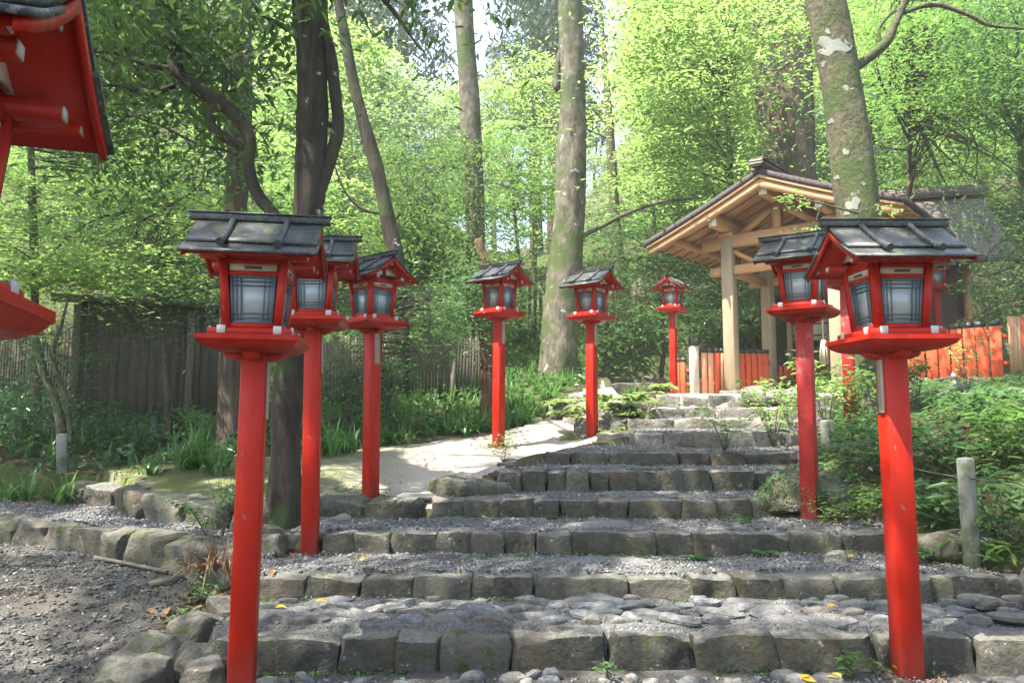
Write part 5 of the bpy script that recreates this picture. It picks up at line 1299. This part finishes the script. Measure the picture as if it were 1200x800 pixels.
FN = [(680, 512, 9.0, 12, .30, 'low fern left of the red post at the foot of the rock bank', -.28), (735, 500, 9.15, 14, .36, 'broad sunlit fern hanging on the middle of the rock bank', -.02), (705, 476, 10.2, 13, .34, 'fern crowning the rock bank behind the red post', .2), (672, 470, 10.9, 12, .36, 'arching fern at the far end of the rock bank', .2), (665, 500, 9.3, 13, .36, 'pale fern at the left foot of the sunlit rocks', .0), (690, 492, 9.7, 12, .36, 'pale fern behind the lantern at the ferny rocks', .1), (725, 492, 9.3, 14, .38, 'large sunlit fern drooping over the rocks right of the lantern', .08), (742, 478, 9.9, 12, .32, 'sunlit fern just under the top of the rock bank', .2), (714, 512, 8.9, 10, .28, 'low pale fern right of the red post at the rocks', -.2), (652, 482, 10.6, 12, .38, 'white-lit fern arching over the path at the bank\'s left end', .15), (760, 462, 10.9, 9, .26, 'small fern at the top corner of the rock bank', .32), (776, 440, 12.4, 14, .34, 'fern-leaved bush left of the farthest lantern', .45)]
for k, (u, v, Y, n, L, lab, z) in enumerate(FN): fern(u, v, Y, n, L, lab, 400+k, z=z)
fern(866, 608, 5.45, 7, .13, 'single small upright fern on the third tread near the boulder', 420, mat='lf_mid')
fern(895, 640, 4.8, 7, .12, 'small fern in the joint under the third step on the right', 421, mat='lf_mid')
fern(812, 640, 4.8, 6, .12, 'tiny fern under the third step, right of the big pale block', 422, mat='lf_mid')
fern(650, 598, 5.6, 6, .09, 'tiny fern in the fourth riser beside the middle', 423, mat='lf_mid')
def sprout(u, v, Y, n, s, lab, seed, mat='lf_mid', h=.12, w=.12, name='sprout', z=None, ratio=.45, cat='plant', stems=5, group=None):
    p = P(u, v, Y); r = np.random.default_rng(seed); z = gz(p.x, Y) if z is None else z
    e = empty(name, (p.x, Y, z)); tag(e, lab, cat, group)
    mb = MB(); Pt = []
    for k in range(stems):
        a = r.uniform(0, 6.28); q = w*r.uniform(.3, 1); tip = np.array([math.cos(a)*q, math.sin(a)*q, h*r.uniform(.6, 1.1)]); mid = tip*.5+np.array([0, 0, h*.18])
        pth = smooth_path([(0, 0, 0), mid, tip], 7); mb.tube(pth, np.linspace(.0022+h*.002, .001, 7), 4, cap=False)
        m = max(2, int(1.8*n/stems)); t = 1-.75*r.random(m)**1.3
        for tt in t: Pt.append(np.array([np.interp(tt, np.linspace(0, 1, 7), pth[:, j]) for j in range(3)])+r.normal(0, .012+w*.13, 3)*[1, 1, .35])
    mb.build('stems', M['bark_thin'], e); leaves_obj('leaves', np.array(Pt), s, mat, e, seed, ratio=ratio, tilt=.3, droop=.15)
    return e
SR = [(590, 545, 7.6, 70, .05, 'wispy pale plant at the foot of the path-bend lantern', 'fern', .30, .28), (475, 530, 8.4, 24, .04, 'thin weed by the path left of the bend lantern', 'lf_maple', .15, .15),
      (245, 625, 5.1, 70, .045, 'tangled weeds over the mossy kerb left of the near left post', 'lf_mid', .34, .26), (262, 600, 5.4, 60, .04, 'thin twiggy weed standing beside the near left post', 'lf_mid', .5, .2), (218, 700, 4.15, 60, .035, 'small bright weed on the border rocks at the lower left', 'lf_maple', .08, .14), (236, 668, 4.45, 50, .035, 'low weeds between dead leaves and border rocks', 'lf_mid', .12, .14), (222, 795, 3.15, 40, .03, 'tiny moss-like weed on the lowest border rock', 'lf_maple', .05, .10),
      (995, 770, 3.5, 12, .05, 'three-leaved sprout at the foot of the lowest step', 'lf_maple', .10, .07), (995, 748, 3.52, 9, .05, 'dark-leaved sprout on the lowest step left of the near right post', 'lf_mid', .10, .06), (1030, 765, 3.5, 7, .035, 'little sprig beside the near right post on the lowest step', 'lf_maple', .08, .05), (712, 785, 3.5, 14, .035, 'fern-like sprout in the lowest riser at the middle', 'lf_mid', .08, .06),
      (850, 560, 6.9, 60, .07, 'fresh green seedling at the right end of the sixth step', 'lf_bright', .40, .32), (905, 500, 7.6, 130, .075, 'leafy bright sapling left of the weathered lantern post', 'lf_bright', .62, .42), (925, 470, 8.4, 90, .075, 'bright leaves just behind the weathered lantern post', 'lf_bright', .5, .35),
      (968, 470, 7.4, 150, .08, 'bright arching branch leaves between the two right lanterns', 'lf_bright', .75, .45), (1000, 480, 6.8, 130, .065, 'leafy sapling round the foot of the hidden lantern', 'lf_maple', .6, .4), (1010, 560, 5.6, 160, .06, 'bluish low bush left of the near right post', 'lf_mid', .35, .4),
      (1000, 590, 5.3, 120, .05, 'spreading low plant on the leaf litter left of the near right post', 'lf_maple', .2, .34), (1095, 620, 4.9, 90, .085, 'broad-leaved dark plant right of the near right post', 'lf_mid', .36, .26), (1110, 560, 5.4, 110, .08, 'leafy plant behind the near right post above the broad leaves', 'lf_mid', .36, .34), (1150, 640, 4.55, 36, .10, 'short bamboo-grass tuft below the concrete stake', 'lf_maple', .16, .22),
      (1175, 600, 4.6, 80, .12, 'bamboo grass with long leaves right of the concrete stake', 'lf_mid', .5, .4), (1180, 530, 5.4, 120, .13, 'arching bamboo grass at the right frame edge', 'lf_maple', .42, .5), (1140, 500, 6.2, 120, .10, 'leafy tangle above the concrete stake', 'lf_mid', .30, .5), (1060, 470, 8.4, 110, .07, 'twiggy shrub behind the near right post', 'lf_mid', .5, .4), (1075, 430, 8.6, 80, .06, 'thin shrub in front of the right fence', 'lf_maple', .6, .35), (1130, 400, 9.2, 70, .07, 'airy yellow-green branch over the right fence', 'lf_bright', .7, .4),
      (1085, 640, 4.6, 40, .05, 'small weeds on the mossy stone right of the near post', 'lf_mid', .12, .16), (960, 590, 5.1, 60, .035, 'tiny leaves clustered beside the weathered post foot', 'lf_maple', .14, .2), (765, 480, 10.6, 40, .05, 'little weeds on top of the rock bank', 'fern', .14, .2), (235, 490, 9.2, 260, .05, 'low feathery bright shrub in front of the cedar trunk', 'lf_bright', .35, .6), (150, 520, 8.2, 150, .07, 'dark leafy plant in front of the board fence', 'lf_blue', .45, .5), (20, 500, 8.3, 160, .07, 'dark leafy plant at the far left before the stick fence', 'lf_blue', .6, .5), (110, 500, 8.6, 140, .065, 'leafy plant in the left garden between the crooked stems and board fence', 'lf_mid', .5, .5), (390, 490, 9.0, 80, .06, 'seedling with pale leaves right of the second left post', 'lf_maple', .6, .25)]
for k, (u, v, Y, n, s, lab, mat, h, w) in enumerate(SR):
    sprout(u, v, Y, n, s, lab, 500+k, mat, h, w, name='leafy_plant' if h > .25 else 'sprout', ratio=.2 if 'bamboo' in lab else .48, stems=5 if n < 60 else 11)
# dead fern heap on the kerb corner
r = np.random.default_rng(77)
V_, Q_ = blades(np.array([[0, 0, .16]])+np.concatenate([r.normal(0, .05, (6, 2)), np.zeros((6, 1))], 1), 9, .26, .012, r, 1.5, 4)
tag(link('dead_fronds', mesh_from('dead_fronds', V_, Q_, M['litter']), None, (-1.72, 4.5, gz(-1.72, 4.5))), 'heap of withered brown fronds at the kerb corner', 'plant')

# ------------------------------------------------------------------ camera, light, air
cam = bpy.data.cameras.new('camera'); co_ = bpy.data.objects.new('camera', cam); col.objects.link(co_)
cam.sensor_width = 36; cam.sensor_fit = 'HORIZONTAL'; cam.lens = F/1200*36; cam.clip_start = .05; cam.clip_end = 600
co_.rotation_euler = (math.pi/2+PITCH, 0, 0); scene.camera = co_
w = bpy.data.worlds.new('World'); scene.world = w; w.use_nodes = True; nt = w.node_tree
sky = nt.nodes.new('ShaderNodeTexSky'); sky.sky_type = 'NISHITA'; sky.sun_disc = False
sky.sun_elevation = math.asin(SUN.z); sky.sun_rotation = math.atan2(SUN.x, SUN.y); sky.air_density = 1.2; sky.dust_density = 2.5; sky.ozone_density = 1
bg = nt.nodes['Background']; nt.links.new(sky.outputs[0], bg.inputs[0]); bg.inputs[1].default_value = .11
sl = bpy.data.lights.new('sun', 'SUN'); sl.energy = 4.7; sl.angle = R(.53); sl.color = (1, .95, .87)
so = bpy.data.objects.new('sun', sl); col.objects.link(so); so.rotation_euler = SUN.to_track_quat('Z', 'Y').to_euler()
scene.view_settings.view_transform = 'Standard'; scene.view_settings.look = 'None'; scene.view_settings.gamma = 1
scene.view_settings.exposure = EXPOSURE
if HAZE:
    hm = NT('haze_air'); pv = hm.n('ShaderNodeVolumePrincipled'); pv.inputs['Density'].default_value = HAZE; pv.inputs['Color'].default_value = (.95, .98, .95, 1); pv.inputs['Anisotropy'].default_value = .3
    hm.l(pv.outputs[0], hm.out.inputs['Volume'])
    m = MB().box((0, 84, 45), (240, 184, 104)); tag(m.build('haze', hm.m), 'thin sunlit forest haze', kind='stuff')
cy = scene.cycles; cy.max_bounces = 7; cy.diffuse_bounces = 4; cy.glossy_bounces = 2; cy.transmission_bounces = 5; cy.volume_bounces = 1; cy.transparent_max_bounces = 4
cy.use_denoising = True; cy.sample_clamp_indirect = 6; cy.use_adaptive_sampling = True; cy.adaptive_threshold = .02
